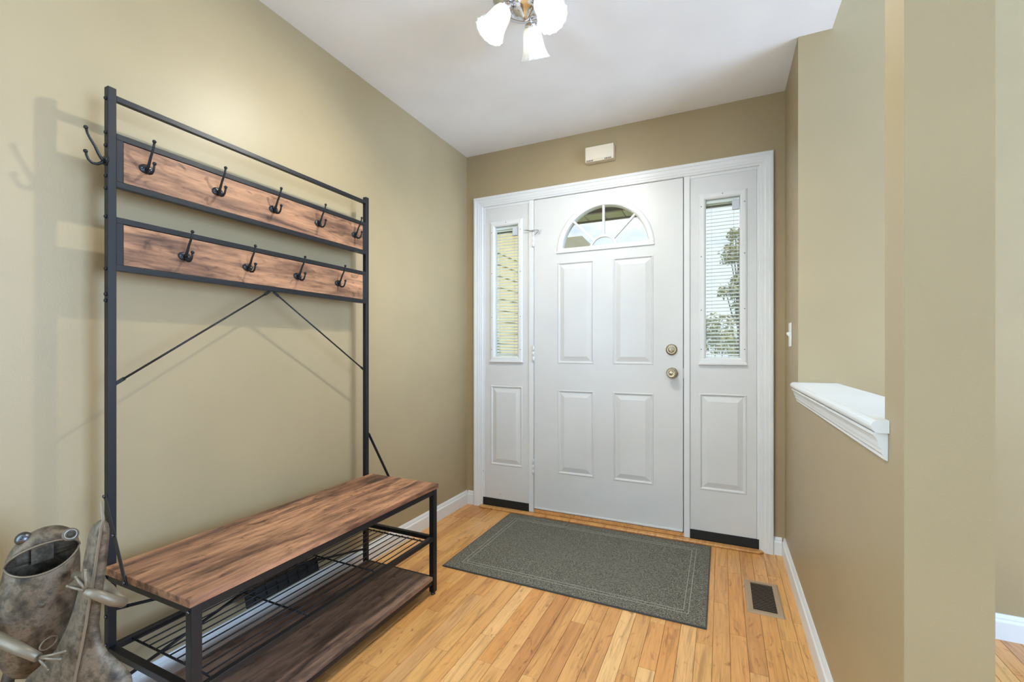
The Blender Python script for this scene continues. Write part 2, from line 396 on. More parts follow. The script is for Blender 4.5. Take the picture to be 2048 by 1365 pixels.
M['stitch'] = mat('pale_stitch', srgb(152, 150, 138), .95, bump=(300, .8, .002))
M['binding'] = mat('charcoal_binding', srgb(72, 73, 72), .95, bump=(300, .8, .002))

# ================================================================== room dimensions
W, H = 1.928, 2.434          # right wall plane, ceiling height
TH = 0.122                   # thickness of the right partition
W2 = W + TH
YS = -0.446                  # wall beside the stairwell / end of the stub
YC0, YC1 = -1.590, -1.696    # the end column of the half wall
# ------------------------------------------------------------------ floor
FX1, FY1 = 6.0, -4.7
floor = struct(MB().box(0, FX1, FY1, 0.03, -.08, -.012).build('floor', M['oak_plain']))
PW = 0.057
unit = {}
def plank_mesh(l):
    k = round(l, 2)
    if k not in unit:
        m = MB().box(-PW / 2 + .0004, PW / 2 - .0004, -k / 2 + .0004, k / 2 - .0004, -.012, 0)
        o = m.build('plank', M['oak'], None, bevel=.0009, seg=1, at=(0, 0, 0))
        unit[k] = o.data; bpy.data.objects.remove(o)
    return unit[k], k
def lay(x0, x1, y0, y1):
    n = 0; x = x0
    while x < x1 - .004:
        y = y0 + random.uniform(0, .35); first = True
        cur = y1
        while cur > y0 + .02:
            l = random.choice([.28, .36, .45, .52, .6, .7, .8, .95, 1.1])
            if first: l *= random.uniform(.4, 1); first = False
            l = max(.1, l)
            if cur - l < y0 + .12: l = cur - y0
            me, k = plank_mesh(l)
            o = bpy.data.objects.new('plank', me); COL.objects.link(o); o.parent = floor
            o.location = (x + PW / 2, cur - k / 2, 0)
            cur -= k; n += 1
        x += PW
    return n
npk = lay(.002, W - .01, -1.95, -.001)
npk += lay(W2, W2 + PW * 13, -1.55, YS)
# the rest of the floor, out of the picture
MBF = MB()
MBF.box(.002, FX1, FY1, -1.956, -.012, -.0005)
MBF.box(W2 + PW * 13 + .001, FX1, -1.956, YS, -.012, -.0005)
MBF.box(W - .012, W2, -1.956, YC1, -.012, -.0005)
MBF.box(W2, W2 + PW * 13, -1.956, -1.555, -.012, -.0005)
MBF.build('floor_field', M['oak_plain'], floor)
# ------------------------------------------------------------------ walls and ceiling
OX0, OX1, OZ = .128, 1.816, 2.074     # rough opening of the door unit
struct(MB().box(-.12, 0, FY1, .12, -.08, 5.1).build('wall_left', M['wall']))
wb = MB()
wb.box(0, OX0, 0, .12, -.08, H); wb.box(OX1, W2, 0, .12, -.08, H); wb.box(OX0, OX1, 0, .12, OZ, H)
struct(wb.build('wall_back', M['wall']))
wr = MB()
wr.prism([(W, 0), (W2, 0), (W2, YS), (W, YS)], 'z', -.08, H)
wr.box(W, W2, YC0, YS, -.08, .880)                     # half wall
wr.box(W, W2, YC1, YC0, -.08, H)                       # end column
struct(wr.build('wall_right', M['wall'], bevel=0))
struct(MB().box(W2, FX1, YS, YS + .12, -.08, 5.0).build('wall_stair', M['wall']))
struct(MB().box(FX1, FX1 + .12, FY1, YS, -.08, 5.0).build('wall_far_right', M['pale']))
struct(MB().box(0, FX1 + .12, FY1 - .12, FY1, -.08, 5.0).build('wall_rear', M['pale']))
ce = MB(); ce.box(0, W2, YS, .12, H, H + .25); ce.box(0, W2, FY1, YS, H, H + .25)
struct(ce.build('ceiling', M['ceiling']))
struct(MB().box(W2 - .12, W2, FY1, .12, H + .25, 5.0).build('wall_upper', M['pale']))
struct(MB().box(-.12, FX1 + .12, FY1 - .12, .12, 5.0, 5.15).build('ceiling_upper', M['ceiling']))
# made-up opaque windows out of view, added to go with the fill lights
def added_window(name, cx, y, cz, wx, hz, axis):
    e = empty(name, (0, 0, 0), kind='structure')
    f = MB(); t = .06
    for a, b, c, d in ((-wx/2-t, -wx/2, -hz/2-t, hz/2+t), (wx/2, wx/2+t, -hz/2-t, hz/2+t), (-wx/2, wx/2, hz/2, hz/2+t), (-wx/2, wx/2, -hz/2-t, -hz/2), (-.015, .015, -hz/2, hz/2), (-wx/2, -.015, -.015, .015), (.015, wx/2, -.015, .015)):
        if axis == 'y': f.box(cx + a, cx + b, y, y + .03, cz + c, cz + d)
        else: f.box(y - .03, y, cx + a, cx + b, cz + c, cz + d)
    f.build('window_frame', M['trim'], e)
    g = MB()
    if axis == 'y': g.box(cx - wx/2, cx + wx/2, y + .004, y + .008, cz - hz/2, cz + hz/2)
    else: g.box(y - .008, y - .004, cx - wx/2, cx + wx/2, cz - hz/2, cz + hz/2)
    g.build('pane', M['switch'], e)
added_window('added_window_3', -3.45, .031, 1.35, 1.5, 1.7, 'x')
added_window('added_window_4', -1.95, FX1 - .001, 1.5, 2.5, 2.7, 'x')

# ------------------------------------------------------------------ baseboards
def base_prof(t=.014, h=.092):
    return [(0, 0), (t, 0), (t, h * .70), (t * .93, h * .74), (t * .62, h * .80), (t * .62, h * .86), (t * .42, h * .95), (t * .3, h), (0, h)]
def baseboard(name, p0, p1, nrm):
    p0 = Vector(p0); p1 = Vector(p1); n = Vector(nrm); m = MB(); vs = []
    pr = base_prof()
    for p in (p0, p1):
        for d, z in pr: vs.append(Vector((p.x, p.y, 0)) + n * d + Vector((0, 0, z)))
    k = len(pr)
    m.add(vs, [(i, (i + 1) % k, k + (i + 1) % k, k + i) for i in range(k)] + [tuple(reversed(range(k))), tuple(range(k, 2 * k))])
    return struct(m.build(name, M['trim']))
baseboard('baseboard_left', (0, FY1, 0), (0, 0, 0), (1, 0, 0))
baseboard('baseboard_back_left', (.0145, 0, 0), (.0645, 0, 0), (0, -1, 0))
baseboard('baseboard_back_right', (1.876, 0, 0), (W - .0145, 0, 0), (0, -1, 0))
baseboard('baseboard_right', (W, YC1, 0), (W, 0, 0), (-1, 0, 0))
baseboard('baseboard_stair', (W2, YS, 0), (FX1, YS, 0), (0, -1, 0))

# ------------------------------------------------------------------ trim_1: moulded casing round the entry
CL, CR, CT = .0655, 1.875, 2.128
cas = empty('trim_1', (.97, 0, 0), 'white moulded casing framing the entry door and its two sidelights', kind='structure')
CP = [(0, 0), (0, .007), (.004, .010), (.012, .010), (.014, .013), (.024, .0135), (.030, .016), (.046, .017), (.050, .020), (.062, .020), (.066, .018), (.066, 0)]
def casing_side(x_in, sgn):
    m = MB(); vs = []
    for o, d in CP: vs.append((x_in + sgn * o, -d, 0))
    for o, d in CP: vs.append((x_in + sgn * o, -d, 2.062 + o))
    k = len(CP)
    m.add(vs, [(i, (i + 1) % k, k + (i + 1) % k, k + i) for i in range(k)] + [tuple(reversed(range(k))), tuple(range(k, 2 * k))])
    return m.build('casing', M['trim'], cas)
XI0, XI1 = CL + .066, CR - .066
casing_side(XI0, -1); casing_side(XI1, 1)
m = MB(); vs = []
for o, d in CP: vs.append((XI0 - o, -d, 2.062 + o))
for o, d in CP: vs.append((XI1 + o, -d, 2.062 + o))
k = len(CP)
m.add(vs, [(i, (i + 1) % k, k + (i + 1) % k, k + i) for i in range(k)] + [tuple(reversed(range(k))), tuple(range(k, 2 * k))])
m.build('casing', M['trim'], cas)
# frame posts between door and sidelights, head and jambs
DX0, DX1, DZ0, DZ1 = .5128, 1.4275, .0395, 2.060
SLX = (.150, .474); SRX = (1.466, 1.797)
m = MB(); m.box(.476, DX0 - .0035, -.004, .10, .012, OZ); m.build('mullion', M['trim'], cas, bevel=.002)
m = MB(); m.box(DX1 + .0045, 1.4645, -.004, .10, .012, OZ); m.build('mullion', M['trim'], cas, bevel=.002)
m = MB(); m.box(OX0, XI0 + .016, .0, .10, .012, OZ); m.build('jamb', M['trim'], cas, bevel=.0015)
m = MB(); m.box(XI1 - .010, OX1, .0, .10, .012, OZ); m.build('jamb', M['trim'], cas, bevel=.0015)
m = MB(); m.box(XI0 + .016, .476, .0, .10, 2.046, OZ); m.build('head_jamb', M['trim'], cas, bevel=.0015)
m = MB(); m.box(1.4645, XI1 - .010, .0, .10, 2.046, OZ); m.build('head_jamb', M['trim'], cas, bevel=.0015)
m = MB(); m.box(DX0 - .0035, DX1 + .0045, .0, .10, 2.0635, OZ); m.build('head_jamb', M['trim'], cas, bevel=.0008)
# dark strip filling the gap on the latch side, sill and black rubber strips
m = MB(); m.box(DX1 + .0006, DX1 + .0044, .006, .05, .03, 2.063); m.build('gap_strip', M['rubber'], cas)
m = MB(); m.box(OX0, OX1, .008, .14, -.04, .0285); m.build('sill', M['rubber'], cas)
m = MB(); m.box(DX0 - .003, DX1 + .004, -.0035, .0075, .0125, .0345); m.build('sill_riser', M['oak_plain'], cas, bevel=.001)
m = MB(); m.box(XI0, .4755, -.002, .008, .012, .0625); m.build('rubber_strip', M['rubber'], cas, bevel=.0012)
m = MB(); m.box(1.4650, XI1, -.002, .008, .012, .0625); m.build('rubber_strip', M['rubber'], cas, bevel=.0012)
# trim_3: oak threshold board with clipped corners
m = MB(); m.prism([(.128, -.004), (.116, -.024), (.134, -.046), (1.806, -.046), (1.828, -.026), (1.817, -.004)], 'z', .0005, .0125)
struct(m.build('trim_3', M['oak_plain'], bevel=.004, seg=3), 'oak threshold board in front of the white entry door')

# ------------------------------------------------------------------ panelled sheets (door and sidelights)
def raised_panel(parent, x0, x1, z0, z1, y, mt, inset=.044):
    steps = [(0, 0), (.003, -.0028), (.008, -.0030), (.013, .0045), (.017, .0050), (inset, -.0030), (inset + .0012, -.0034)]
    vs = []; fs = []
    for o, d in steps: vs += [(x0 + o, y + d, z0 + o), (x1 - o, y + d, z0 + o), (x1 - o, y + d, z1 - o), (x0 + o, y + d, z1 - o)]
    for i in range(len(steps) - 1):
        for k in range(4): fs.append((i * 4 + k, i * 4 + (k + 1) % 4, i * 4 + 4 + (k + 1) % 4, i * 4 + 4 + k))
    n = (len(steps) - 1) * 4; fs.append((n, n + 1, n + 2, n + 3))
    m = MB(); m.add(vs, fs)
    # back plate gives it body
    b = len(m.v)
    m.add([(x0, y + .012, z0), (x1, y + .012, z0), (x1, y + .012, z1), (x0, y + .012, z1)], [(3, 2, 1, 0)])
    for k in range(4): m.f.append([k, (k + 1) % 4, b + (k + 1) % 4, b + k]); m.sm.append(False)
    return m.build('panel', mt, parent)
def sheet_with_holes(m, xs, zs, skip, y0, y1):
    # box grid with the listed cells left open
    def solid(i, j): return 0 <= i < len(xs) - 1 and 0 <= j < len(zs) - 1 and (i, j) not in skip
    for i in range(len(xs) - 1):
        for j in range(len(zs) - 1):
            if not solid(i, j): continue
            a, b, c, d = xs[i], xs[i + 1], zs[j], zs[j + 1]
            m.add([(a, y0, c), (b, y0, c), (b, y0, d), (a, y0, d)], [(0, 1, 2, 3)])
            m.add([(a, y1, c), (b, y1, c), (b, y1, d), (a, y1, d)], [(3, 2, 1, 0)])
            if not solid(i - 1, j): m.add([(a, y0, c), (a, y0, d), (a, y1, d), (a, y1, c)], [(0, 1, 2, 3)])
            if not solid(i + 1, j): m.add([(b, y0, c), (b, y1, c), (b, y1, d), (b, y0, d)], [(0, 1, 2, 3)])
            if not solid(i, j - 1): m.add([(a, y0, c), (a, y1, c), (b, y1, c), (b, y0, c)], [(0, 1, 2, 3)])
            if not solid(i, j + 1): m.add([(a, y0, d), (b, y0, d), (b, y1, d), (a, y1, d)], [(0, 1, 2, 3)])
door = empty('door_1', (.97, .02, 0), 'white four-panel entry door with a half-round fan window', kind='structure')
DC = (DX0 + DX1) / 2
PXS = [DX0, .674, .9115, 1.0285, 1.2655, DX1]
FZ = 1.698; FR = .285
m = MB()
sheet_with_holes(m, PXS, [DZ0, .285, .822, .990, 1.6355, FZ], {(1, 1), (3, 1), (1, 3), (3, 3)}, 0, .044)
# upper field round the fan window
def arc_pts(c, z, r, n, y): return [(c + r * math.cos(math.pi * i / n), y, z + r * math.sin(math.pi * i / n)) for i in range(n + 1)]
def rect_hit(a):
    dx, dz = math.cos(a), math.sin(a); t = 1e9
    if dx > 1e-9: t = min(t, (DX1 - DC) / dx)
    if dx < -1e-9: t = min(t, (DX0 - DC) / dx)
    if dz > 1e-9: t = min(t, (DZ1 - FZ) / dz)
    return (DC + dx * t, FZ + dz * t)
angs = sorted(set([math.pi * i / 40 for i in range(41)] + [math.atan2(DZ1 - FZ, DX1 - DC), math.pi - math.atan2(DZ1 - FZ, DX1 - DC)]))
inn = [(DC + FR * math.cos(a), FZ + FR * math.sin(a)) for a in angs]; out = [rect_hit(a) for a in angs]
for y, fl in ((0, 0), (.044, 1)):
    for i in range(len(angs) - 1):
        q = [inn[i], out[i], out[i + 1], inn[i + 1]]
        m.add([(p[0], y, p[1]) for p in q], [(0, 1, 2, 3) if not fl else (3, 2, 1, 0)])
for i in range(len(angs) - 1):
    m.add([(out[i][0], 0, out[i][1]), (out[i][0], .044, out[i][1]), (out[i+1][0], .044, out[i+1][1]), (out[i+1][0], 0, out[i+1][1])], [(0, 1, 2, 3)])
    m.add([(inn[i][0], 0, inn[i][1]), (inn[i+1][0], 0, inn[i+1][1]), (inn[i+1][0], .044, inn[i+1][1]), (inn[i][0], .044, inn[i][1])], [(0, 1, 2, 3)])
slab = m.build('door_slab', M['door'], door)
for x0, x1 in ((.674, .9115), (1.0285, 1.2655)):
    for z0, z1 in ((.285, .822), (.990, 1.6355)): raised_panel(door, x0, x1, z0, z1, 0, M['door'])
# door sweep
m = MB(); m.box(DX0 + .001, DX1 - .001, -.006, 0, DZ0 - .001, DZ0 + .010); m.build('door_sweep', M['trim'], door, bevel=.002)
# fan frame: half ring with rail
fan = MB()
def half_ring(m, c, z, prof, n, zb=None):
    # prof: closed list of (r, y)
    vs = []; fs = []; k = len(prof)
    for i in range(n + 1):
        a = math.pi * i / n
        for r, y in prof: vs.append((c + r * math.cos(a), y, z + r * math.sin(a)))
    for i in range(n):
        for j in range(k): fs.append((i * k + j, i * k + (j + 1) % k, (i + 1) * k + (j + 1) % k, (i + 1) * k + j))
    fs += [tuple(range(k)), tuple(reversed(range(n * k, n * k + k)))]
    m.add(vs, fs)
half_ring(fan, DC, FZ, [(.303, 0), (.300, -.006), (.293, -.010), (.276, -.0105), (.268, -.006), (.265, .006), (.265, .04), (.284, .04), (.284, 0)], 48)
fan.prism([(DC - .303, FZ - .004), (DC + .303, FZ - .004), (DC + .300, FZ + .010), (DC + .270, FZ + .024), (DC - .270, FZ + .024), (DC - .300, FZ + .010)], 'y', -.0100, .04)
fr = fan.build('fan_window_frame', M['trim'], door, bevel=.0015, seg=1, angle=50)
m = MB(); m.prism([(DC + .2645 * math.cos(math.pi * i / 32), max(FZ + .0245, FZ + .2645 * math.sin(math.pi * i / 32))) for i in range(33)], 'y', .018, .022)
m.build('pane', M['glass'], fr)
m = MB(); half_ring(m, DC, FZ, [(.088, -.003), (.088, .016), (.074, .016), (.074, -.003)], 24); m.build('muntin', M['trim'], fr, bevel=.001, seg=1)
for a in (45, 90, 135):
    a = R(a); m = MB(); d = Vector((math.cos(a), 0, math.sin(a))); c = Vector((DC, .0065, FZ))
    m.obox(c + d * .085, c + d * .267, .013, .019, up=(0, 1, 0)); m.build('muntin', M['trim'], fr, bevel=.001, seg=1)
scr = MB().lathe([(.0001, -.0012), (.0022, -.001), (.0028, 0), (.0028, .001)], (0, 0, 0), (0, 1, 0), 8).build('screw', M['screw'], fr, at=(DC, -.0105, FZ + .010))
for a in (22, 62, 100, 140, 165):
    inst(scr, fr, (DC + .284 * math.cos(R(a)), -.0105, FZ + .284 * math.sin(R(a))))
for x in (-.19, .19): inst(scr, fr, (DC + x, -.0105, FZ + .010))
# deadbolt and knob
def lockset(name, x, z, knob):
    p = MB()
    p.lathe([(.0001, .0), (.0325, .0), (.0325, .004), (.030, .008), (.024, .010), (.0235, .0105)], (x, 0, z), (0, -1, 0), 32)
    o = p.build(name, M['brass'], door)
    q = MB()
    if knob:
        q.lathe([(.011, .008), (.011, .028), (.016, .032), (.025, .038), (.0275, .047), (.0255, .056), (.018, .0605), (.0165, .0585), (.009, .0585), (.007, .061), (.0001, .062)], (x, 0, z), (0, -1, 0), 32)
        q.build('knob', M['brass'], o)
    else:
        q.lathe([(.019, .009), (.0185, .016), (.016, .018), (.0001, .0185)], (x, 0, z), (0, -1, 0), 28); q.build('cylinder', M['brass'], o)
        t = MB(); t.box(x - .0045, x + .0045, -.034, -.017, z - .015, z + .015); t.build('thumb_turn', M['brass'], o, bevel=.003)
    return o
lockset('deadbolt', 1.3660, 1.0785, False); lockset('door_knob', 1.3690, .9435, True)
m = MB(); m.box(DX1 + .0008, DX1 + .0040, -.0035, .004, .915, .972); m.build('latch_plate', M['steel'], door, bevel=.0006)
m = MB(); m.box(DX1 + .0008, DX1 + .0040, -.0025, .004, 1.055, 1.100); m.build('latch_plate', M['screw'], door, bevel=.0006)
# hinges
for zc in (1.802, 1.052, .311):
    m = MB(); m.lathe([(.0001, -.050), (.0068, -.050), (.0068, -.0172), (.0062, -.017), (.0062, -.016), (.0068, -.0158), (.0068, .0158), (.0062, .016), (.0062, .017), (.0068, .0172), (.0068, .050), (.004, .053), (.0001, .053)], (DX0 - .004, -.0072, zc), (0, 0, 1), 12)
    m.box(DX0 - .020, DX0 - .005, -.006, -.004, zc - .05, zc + .05)
    h = m.build('hinge', M['trim'], door)
    if zc > 1.7:
        hs = MB(); c = Vector((DX0 - .004, -.011, zc + .056))
        hs.tube([c + Vector((-.052, -.014, .008)), c + Vector((-.02, -.004, .002)), c, c + Vector((.022, -.004, .002)), c + Vector((.049, -.016, -.006))], .0026, 8)
        hs.lathe([(.0001, -.005), (.009, -.005), (.009, .004), (.0001, .004)], c, (0, 0, 1), 12)
        st = hs.build('hinge_pin_door_stop', M['steel'], h)
        hs = MB(); hs.lathe([(.0001, -.004), (.006, -.004), (.006, .004), (.0001, .004)], c + Vector((-.053, -.014, .008)), (1, .2, 0), 12); hs.build('bumper', M['grey_plastic'], st)
        hs = MB(); hs.lathe([(.0001, -.004), (.0065, -.004), (.0065, .004), (.0001, .004)], c + Vector((.051, -.0165, -.006)), (1, -.3, 0), 12); hs.build('bumper', M['grey_plastic'], st)
        hs = MB(); hs.tube([c + Vector((.047, -.015, -.006)), c + Vector((.014, -.004, -.030))], .0022, 6); hs.build('brace_arm', M['steel'], st)
# ------------------------------------------------------------------ sidelights
def sidelight(name, label, x0, x1, c, tilt):
    e = empty(name, (c, .02, 0), label, kind='structure')
    gx0, gx1, gz0, gz1 = c - .094, c + .094, 1.026, 1.928
    m = MB(); sheet_with_holes(m, [x0, c - .119, gx0, gx1, c + .119, x1], [.060, .292, .834, gz0, gz1, 2.050], {(2, 3)} | {(i, 1) for i in (1, 2, 3)}, .003, .040)
    m.build('sidelight_panel', M['door'], e)
    raised_panel(e, c - .119, c + .119, .292, .834, .003, M['door'])
    # glazing frame: stepped rectangle
    P = [(0, 0), (.002, -.005), (.010, -.009), (.026, -.0095), (.034, -.005), (.036, .004), (.036, .034)]
    X0, X1, Z0, Z1 = c - .121, c + .121, .998, 1.952
    vs = []; fs = []
    for o, d in P: vs += [(X0 + o, .003 + d, Z0 + o), (X1 - o, .003 + d, Z0 + o), (X1 - o, .003 + d, Z1 - o), (X0 + o, .003 + d, Z1 - o)]
    for i in range(len(P) - 1):
        for k in range(4): fs.append((i * 4 + k, i * 4 + (k + 1) % 4, i * 4 + 4 + (k + 1) % 4, i * 4 + 4 + k))
    m = MB(); m.add(vs, fs); f = m.build('window_frame', M['trim'], e)
    m = MB(); m.prism([(X0 - .003, Z0 - .004), (X1 + .003, Z0 - .004), (X1 - .004, Z0 + .010), (X0 + .004, Z0 + .010)], 'y', -.013, .004); m.build('sill_lip', M['trim'], f, bevel=.002)
    for yy in (.012, .036):
        m = MB(); m.box(c - .0845, c + .0845, yy - .0015, yy + .0015, 1.0345, 1.9155); m.build('pane', M['glass'], f)
    # mini blind between the panes
    bl = MB(); bl.box(c - .084, c + .084, .0175, .0315, 1.898, 1.9145)
    bo = bl.build('blind_head_rail', M['blind'], e, bevel=.001)
    b2 = MB(); b2.box(c - .082, c + .082, .0175, .0315, 1.0355, 1.0425); b2.build('blind_bottom_rail', M['blind'], bo)
    n = 43; wd = .0185
    # one slat with a slight crown
    s = MB(); cr = [(-wd / 2, 0), (-wd / 4, .0007), (0, .0010), (wd / 4, .0007), (wd / 2, 0)]
    poly = cr + [(p[0], p[1] - .0006) for p in reversed(cr)]
    s.prism(poly, 'x', -.0815, .0815)
    so_ = None
    for i in range(n):
        z = 1.052 + (1.890 - 1.052) * i / (n - 1); loc = (c, .0245, z)
        if so_ is None:
            q = MB(); q.v = [v + Vector(loc) for v in s.v]; q.f = s.f; q.sm = s.sm
            so_ = q.build('slat', M['blind'], bo, at=loc); so_.rotation_euler = (R(tilt), 0, 0)
        else: inst(so_, bo, loc)
    for dx in (-.056, .056):
        m = MB(); m.box(c + dx - .0006, c + dx + .0006, .0165, .0172, 1.04, 1.9); m.build('ladder_cord', M['grey_plastic'], bo)
    m = MB(); m.box(c + .047, c + .083, -.0015, .0100, 1.845, 1.898); m.build('blind_slider', M['grey_plastic'], f, bevel=.002)
    sc = MB().lathe([(.0001, -.0012), (.0024, -.001), (.0030, 0), (.0030, .001)], (0, 0, 0), (0, 1, 0), 8)
    first = None
    for x in (X0 + .013, X1 - .013):
        for z in (1.08, 1.30, 1.60, 1.88):
            if first is None:
                q = MB(); q.v = [v + Vector((x, -.0062, z)) for v in sc.v]; q.f = sc.f; q.sm = sc.sm
                first = q.build('screw', M['screw'], f, at=(x, -.0062, z))
            else: inst(first, f, (x, -.0062, z))
    inst(first, f, (c, -.0062, Z1 - .013))
    return e
sidelight('window_1', 'narrow sidelight left of the entry door with cream siding behind its blind', SLX[0] - .001, SLX[1], .308, 41)
sidelight('window_2', 'narrow sidelight right of the entry door with sky and tree behind its blind', SRX[0], SRX[1] + .001, 1.632, 24)

# ------------------------------------------------------------------ trim_2: white cap of the half wall
cap = empty('trim_2', (W + TH / 2, -1.0, .88), 'white moulded cap on the half wall', kind='structure')
OVH = .030
def cap_prof():
    x0, x1 = W - OVH, W2 + OVH
    p = []
    for i in range(9): a = math.pi / 2 + math.pi * i / 8; p.append((x0 + .013 + .013 * math.cos(a), .923 + .013 * math.sin(a)))
    for i in range(9): a = -math.pi / 2 + math.pi * i / 8; p.append((x1 - .013 + .013 * math.cos(a), .923 + .013 * math.sin(a)))
    return p
m = MB(); m.prism(cap_prof(), 'y', YC0 - .0005, YS - .0005)
# horns that run a little past the column on both faces
for (a, b) in ((W - OVH, W - .0005), (W2 + .0005, W2 + OVH)):
    pr = []
    lo = a < W
    for i in range(9):
        t = math.pi / 2 + math.pi * i / 8
        pr.append(((a + .013 + .013 * math.cos(t)) if lo else (b - .013 - .013 * math.cos(t)), .923 + .013 * math.sin(t)))
    pr += [(b if lo else a, .910), (b if lo else a, .936)]
    m.prism(pr, 'y', YC0 - .030, YC0)
m.build('cap_board', M['trim'], cap)
for s in (-1, 1):
    xw = W - .0004 if s < 0 else W2 + .0004
    prof = [(0, .910), (.024, .910), (.024, .904), (.020, .900), (.016, .890), (.014, .880), (.011, .878), (.010, .868), (.006, .862), (.006, .856), (0, .853)]
    m = MB(); vs = []
    for y in (YC0 - .020, YS - .0005):
        for d, z in prof: vs.append((xw + s * d, y if d == 0 or y > YC0 else y - .0, z))
    k = len(prof)
    m.add(vs, [(i, (i + 1) % k, k + (i + 1) % k, k + i) for i in range(k)] + [tuple(reversed(range(k))), tuple(range(k, 2 * k))])
    m.build('cove_moulding', M['trim'], cap)

# ================================================================== hall tree (coat rack with bench)
RXF, RXB = .100, .080
YL0, YL1 = -2.087, -2.067      # left post
YR0, YR1 = -1.098, -1.078      # right post
rack = empty('hall_tree', (.29, -1.583, 0), 'tall black metal hall tree with brown wood rails, coat hooks and a shoe bench', 'coat rack')
for a, b in ((YL0, YL1), (YR0, YR1)):
    m = MB(); m.box(RXB, RXF, a, b, .012, 1.803); p = m.build('post', M['black'], rack, bevel=.0015)
    m = MB(); m.lathe([(.0001, .001), (.010, .001), (.010, .008), (.005, .010), (.005, .014), (.0001, .014)], ((RXB + RXF) / 2, (a + b) / 2, 0), (0, 0, 1), 14); m.build('foot', M['rubber'], p)
BXF = .486
for a, b in ((YL0 - .004, YL1 + .001), (YR0 - .001, YR1 + .004)):
    m = MB(); m.box(BXF - .024, BXF, a, b, .012, .462); p = m.build('front_leg', M['black'], rack, bevel=.0015)
    m = MB(); m.lathe([(.0001, .001), (.010, .001), (.010, .007), (.005, .009), (.005, .014), (.0001, .014)], (BXF - .012, (a + b) / 2, 0), (0, 0, 1), 14); m.build('foot', M['screw'], p)
m = MB(); m.box(RXB + .004, RXF - .001, YL1, YR0, 1.7695, 1.7850); m.build('top_rail', M['black'], rack, bevel=.0012)
def hook_panel(z0, z1, hy, hz):
    m = MB(); t = .0165
    m.box(RXB, RXF - .001, YL1, YR0, z1 - t, z1); m.box(RXB, RXF - .001, YL1, YR0, z0, z0 + t)
    m.box(RXB, RXF - .001, YL1, YL1 + .016, z0 + t, z1 - t); m.box(RXB, RXF - .001, YR0 - .016, YR0, z0 + t, z1 - t)
    f = m.build('rail_frame', M['black'], rack, bevel=.001)
    m = MB(); m.box(RXB + .003, RXF - .003, YL1 + .0172, YR0 - .0172, z0 + t + .0012, z1 - t - .0012); m.build('hook_rail_board', M['rustic2'], rack, bevel=.001)
    return f
hook_panel(1.530, 1.680, None, None)
hook_panel(1.297, 1.447, None, None)
# coat hook: oval plate, tall prong and short prong with ball tips
def hook_mesh():
    m = MB()
    n = 20
    for (r, x) in ((1, 0), ):
        vs = [];
        prof = [(1.0, 0.0), (1.0, .0022), (.86, .0038), (.0, .0042)]
        for s_, x in prof:
            for k in range(n):
                q = 2 * math.pi * k / n
                vs.append((x, .0185 * s_ * math.cos(q), .0135 * s_ * math.sin(q) + .000))
        fs = []
        for j in range(len(prof) - 1):
            for k in range(n): fs.append((j * n + k, j * n + (k + 1) % n, (j + 1) * n + (k + 1) % n, (j + 1) * n + k))
        fs.append(tuple(reversed(range(n))))
        m.add(vs, fs, True)
    m.tube([(.003, 0, -.004), (.010, 0, .002), (.017, 0, .014), (.024, 0, .030), (.034, 0, .046), (.040, 0, .058), (.043, 0, .070)], [.0046, .0042, .0038, .0034, .0032, .0030, .0030], 10)
    m.ball((.0435, 0, .0725), .0052)
    m.tube([(.004, 0, -.003), (.010, 0, -.010), (.019, 0, -.0165), (.030, 0, -.0175), (.038, 0, -.011), (.042, 0, -.001), (.0435, 0, .006)], [.0046, .0042, .0038, .0034, .0032, .0030, .0030], 10)
    m.ball((.044, 0, .0085), .0052)
    return m
hk = None
SCR = MB().lathe([(.0001, .0), (.0038, .0), (.0034, .0016), (.0018, .0024), (.0001, .0024)], (0, 0, 0), (1, 0, 0), 10)
spots = [(y, 1.606) for y in (-1.9954, -1.7890, -1.5815, -1.3740, -1.1680)] + [(y, 1.370) for y in (-1.892, -1.6840, -1.4755, -1.2668)]
def add_hook(loc, rotz):
    global hk
    loc = Vector(loc)
    if hk is None:
        q = hook_mesh(); q.v = [v + loc for v in q.v]; h = q.build('coat_hook', M['black'], rack, at=loc); hk = h
        sc = []
        for dy in (-.0115, .0115):
            s = MB(); s.v = [v + Vector((.0036, dy, 0)) + loc for v in SCR.v]; s.f = SCR.f; s.sm = SCR.sm
            sc.append(s.build('screw', M['screw'], h))
        add_hook.sc = sc
    else:
        h = inst(hk, rack, loc)
        for s in add_hook.sc:
            c = s.copy(); COL.objects.link(c); c.parent = h
    h.rotation_euler = (0, 0, rotz)
for y, z in spots: add_hook((RXF - .003, y, z), 0)
add_hook((.090, YL0, 1.598), R(-90))
# post bolts on the left outer face
bolt = None
for z in (1.770, 1.676, 1.640, 1.556, 1.522, 1.444, 1.300, 1.230, 1.212):
    loc = Vector((.090, YL0, z))
    if bolt is None:
        b = MB().lathe([(.0001, .0), (.0055, .0), (.005, .003), (.003, .0044), (.0001, .0044)], loc, (0, -1, 0), 12)
        bolt = b.build('bolt', M['black'], rack, at=loc)
    else: inst(bolt, rack, loc)
# V-shaped tie rods under the hook rails
def tie(a, b, name='tie_rod', r=.0032, fl=.022):
    a = Vector(a); b = Vector(b); d = (b - a).normalized()
    m = MB(); m.tube([a + d * fl, b - d * fl], r, 8)
    m.obox(a, a + d * (fl + .004), .010, .0026, up=(1, 0, 0)); m.obox(b - d * (fl + .004), b, .010, .0026, up=(1, 0, 0))
    return m.build(name, M['black'], rack)
tie((.090, YL1 + .001, .981), (.090, -1.590, 1.2965)); tie((.090, -1.576, 1.2965), (.090, YR0 - .001, .981))
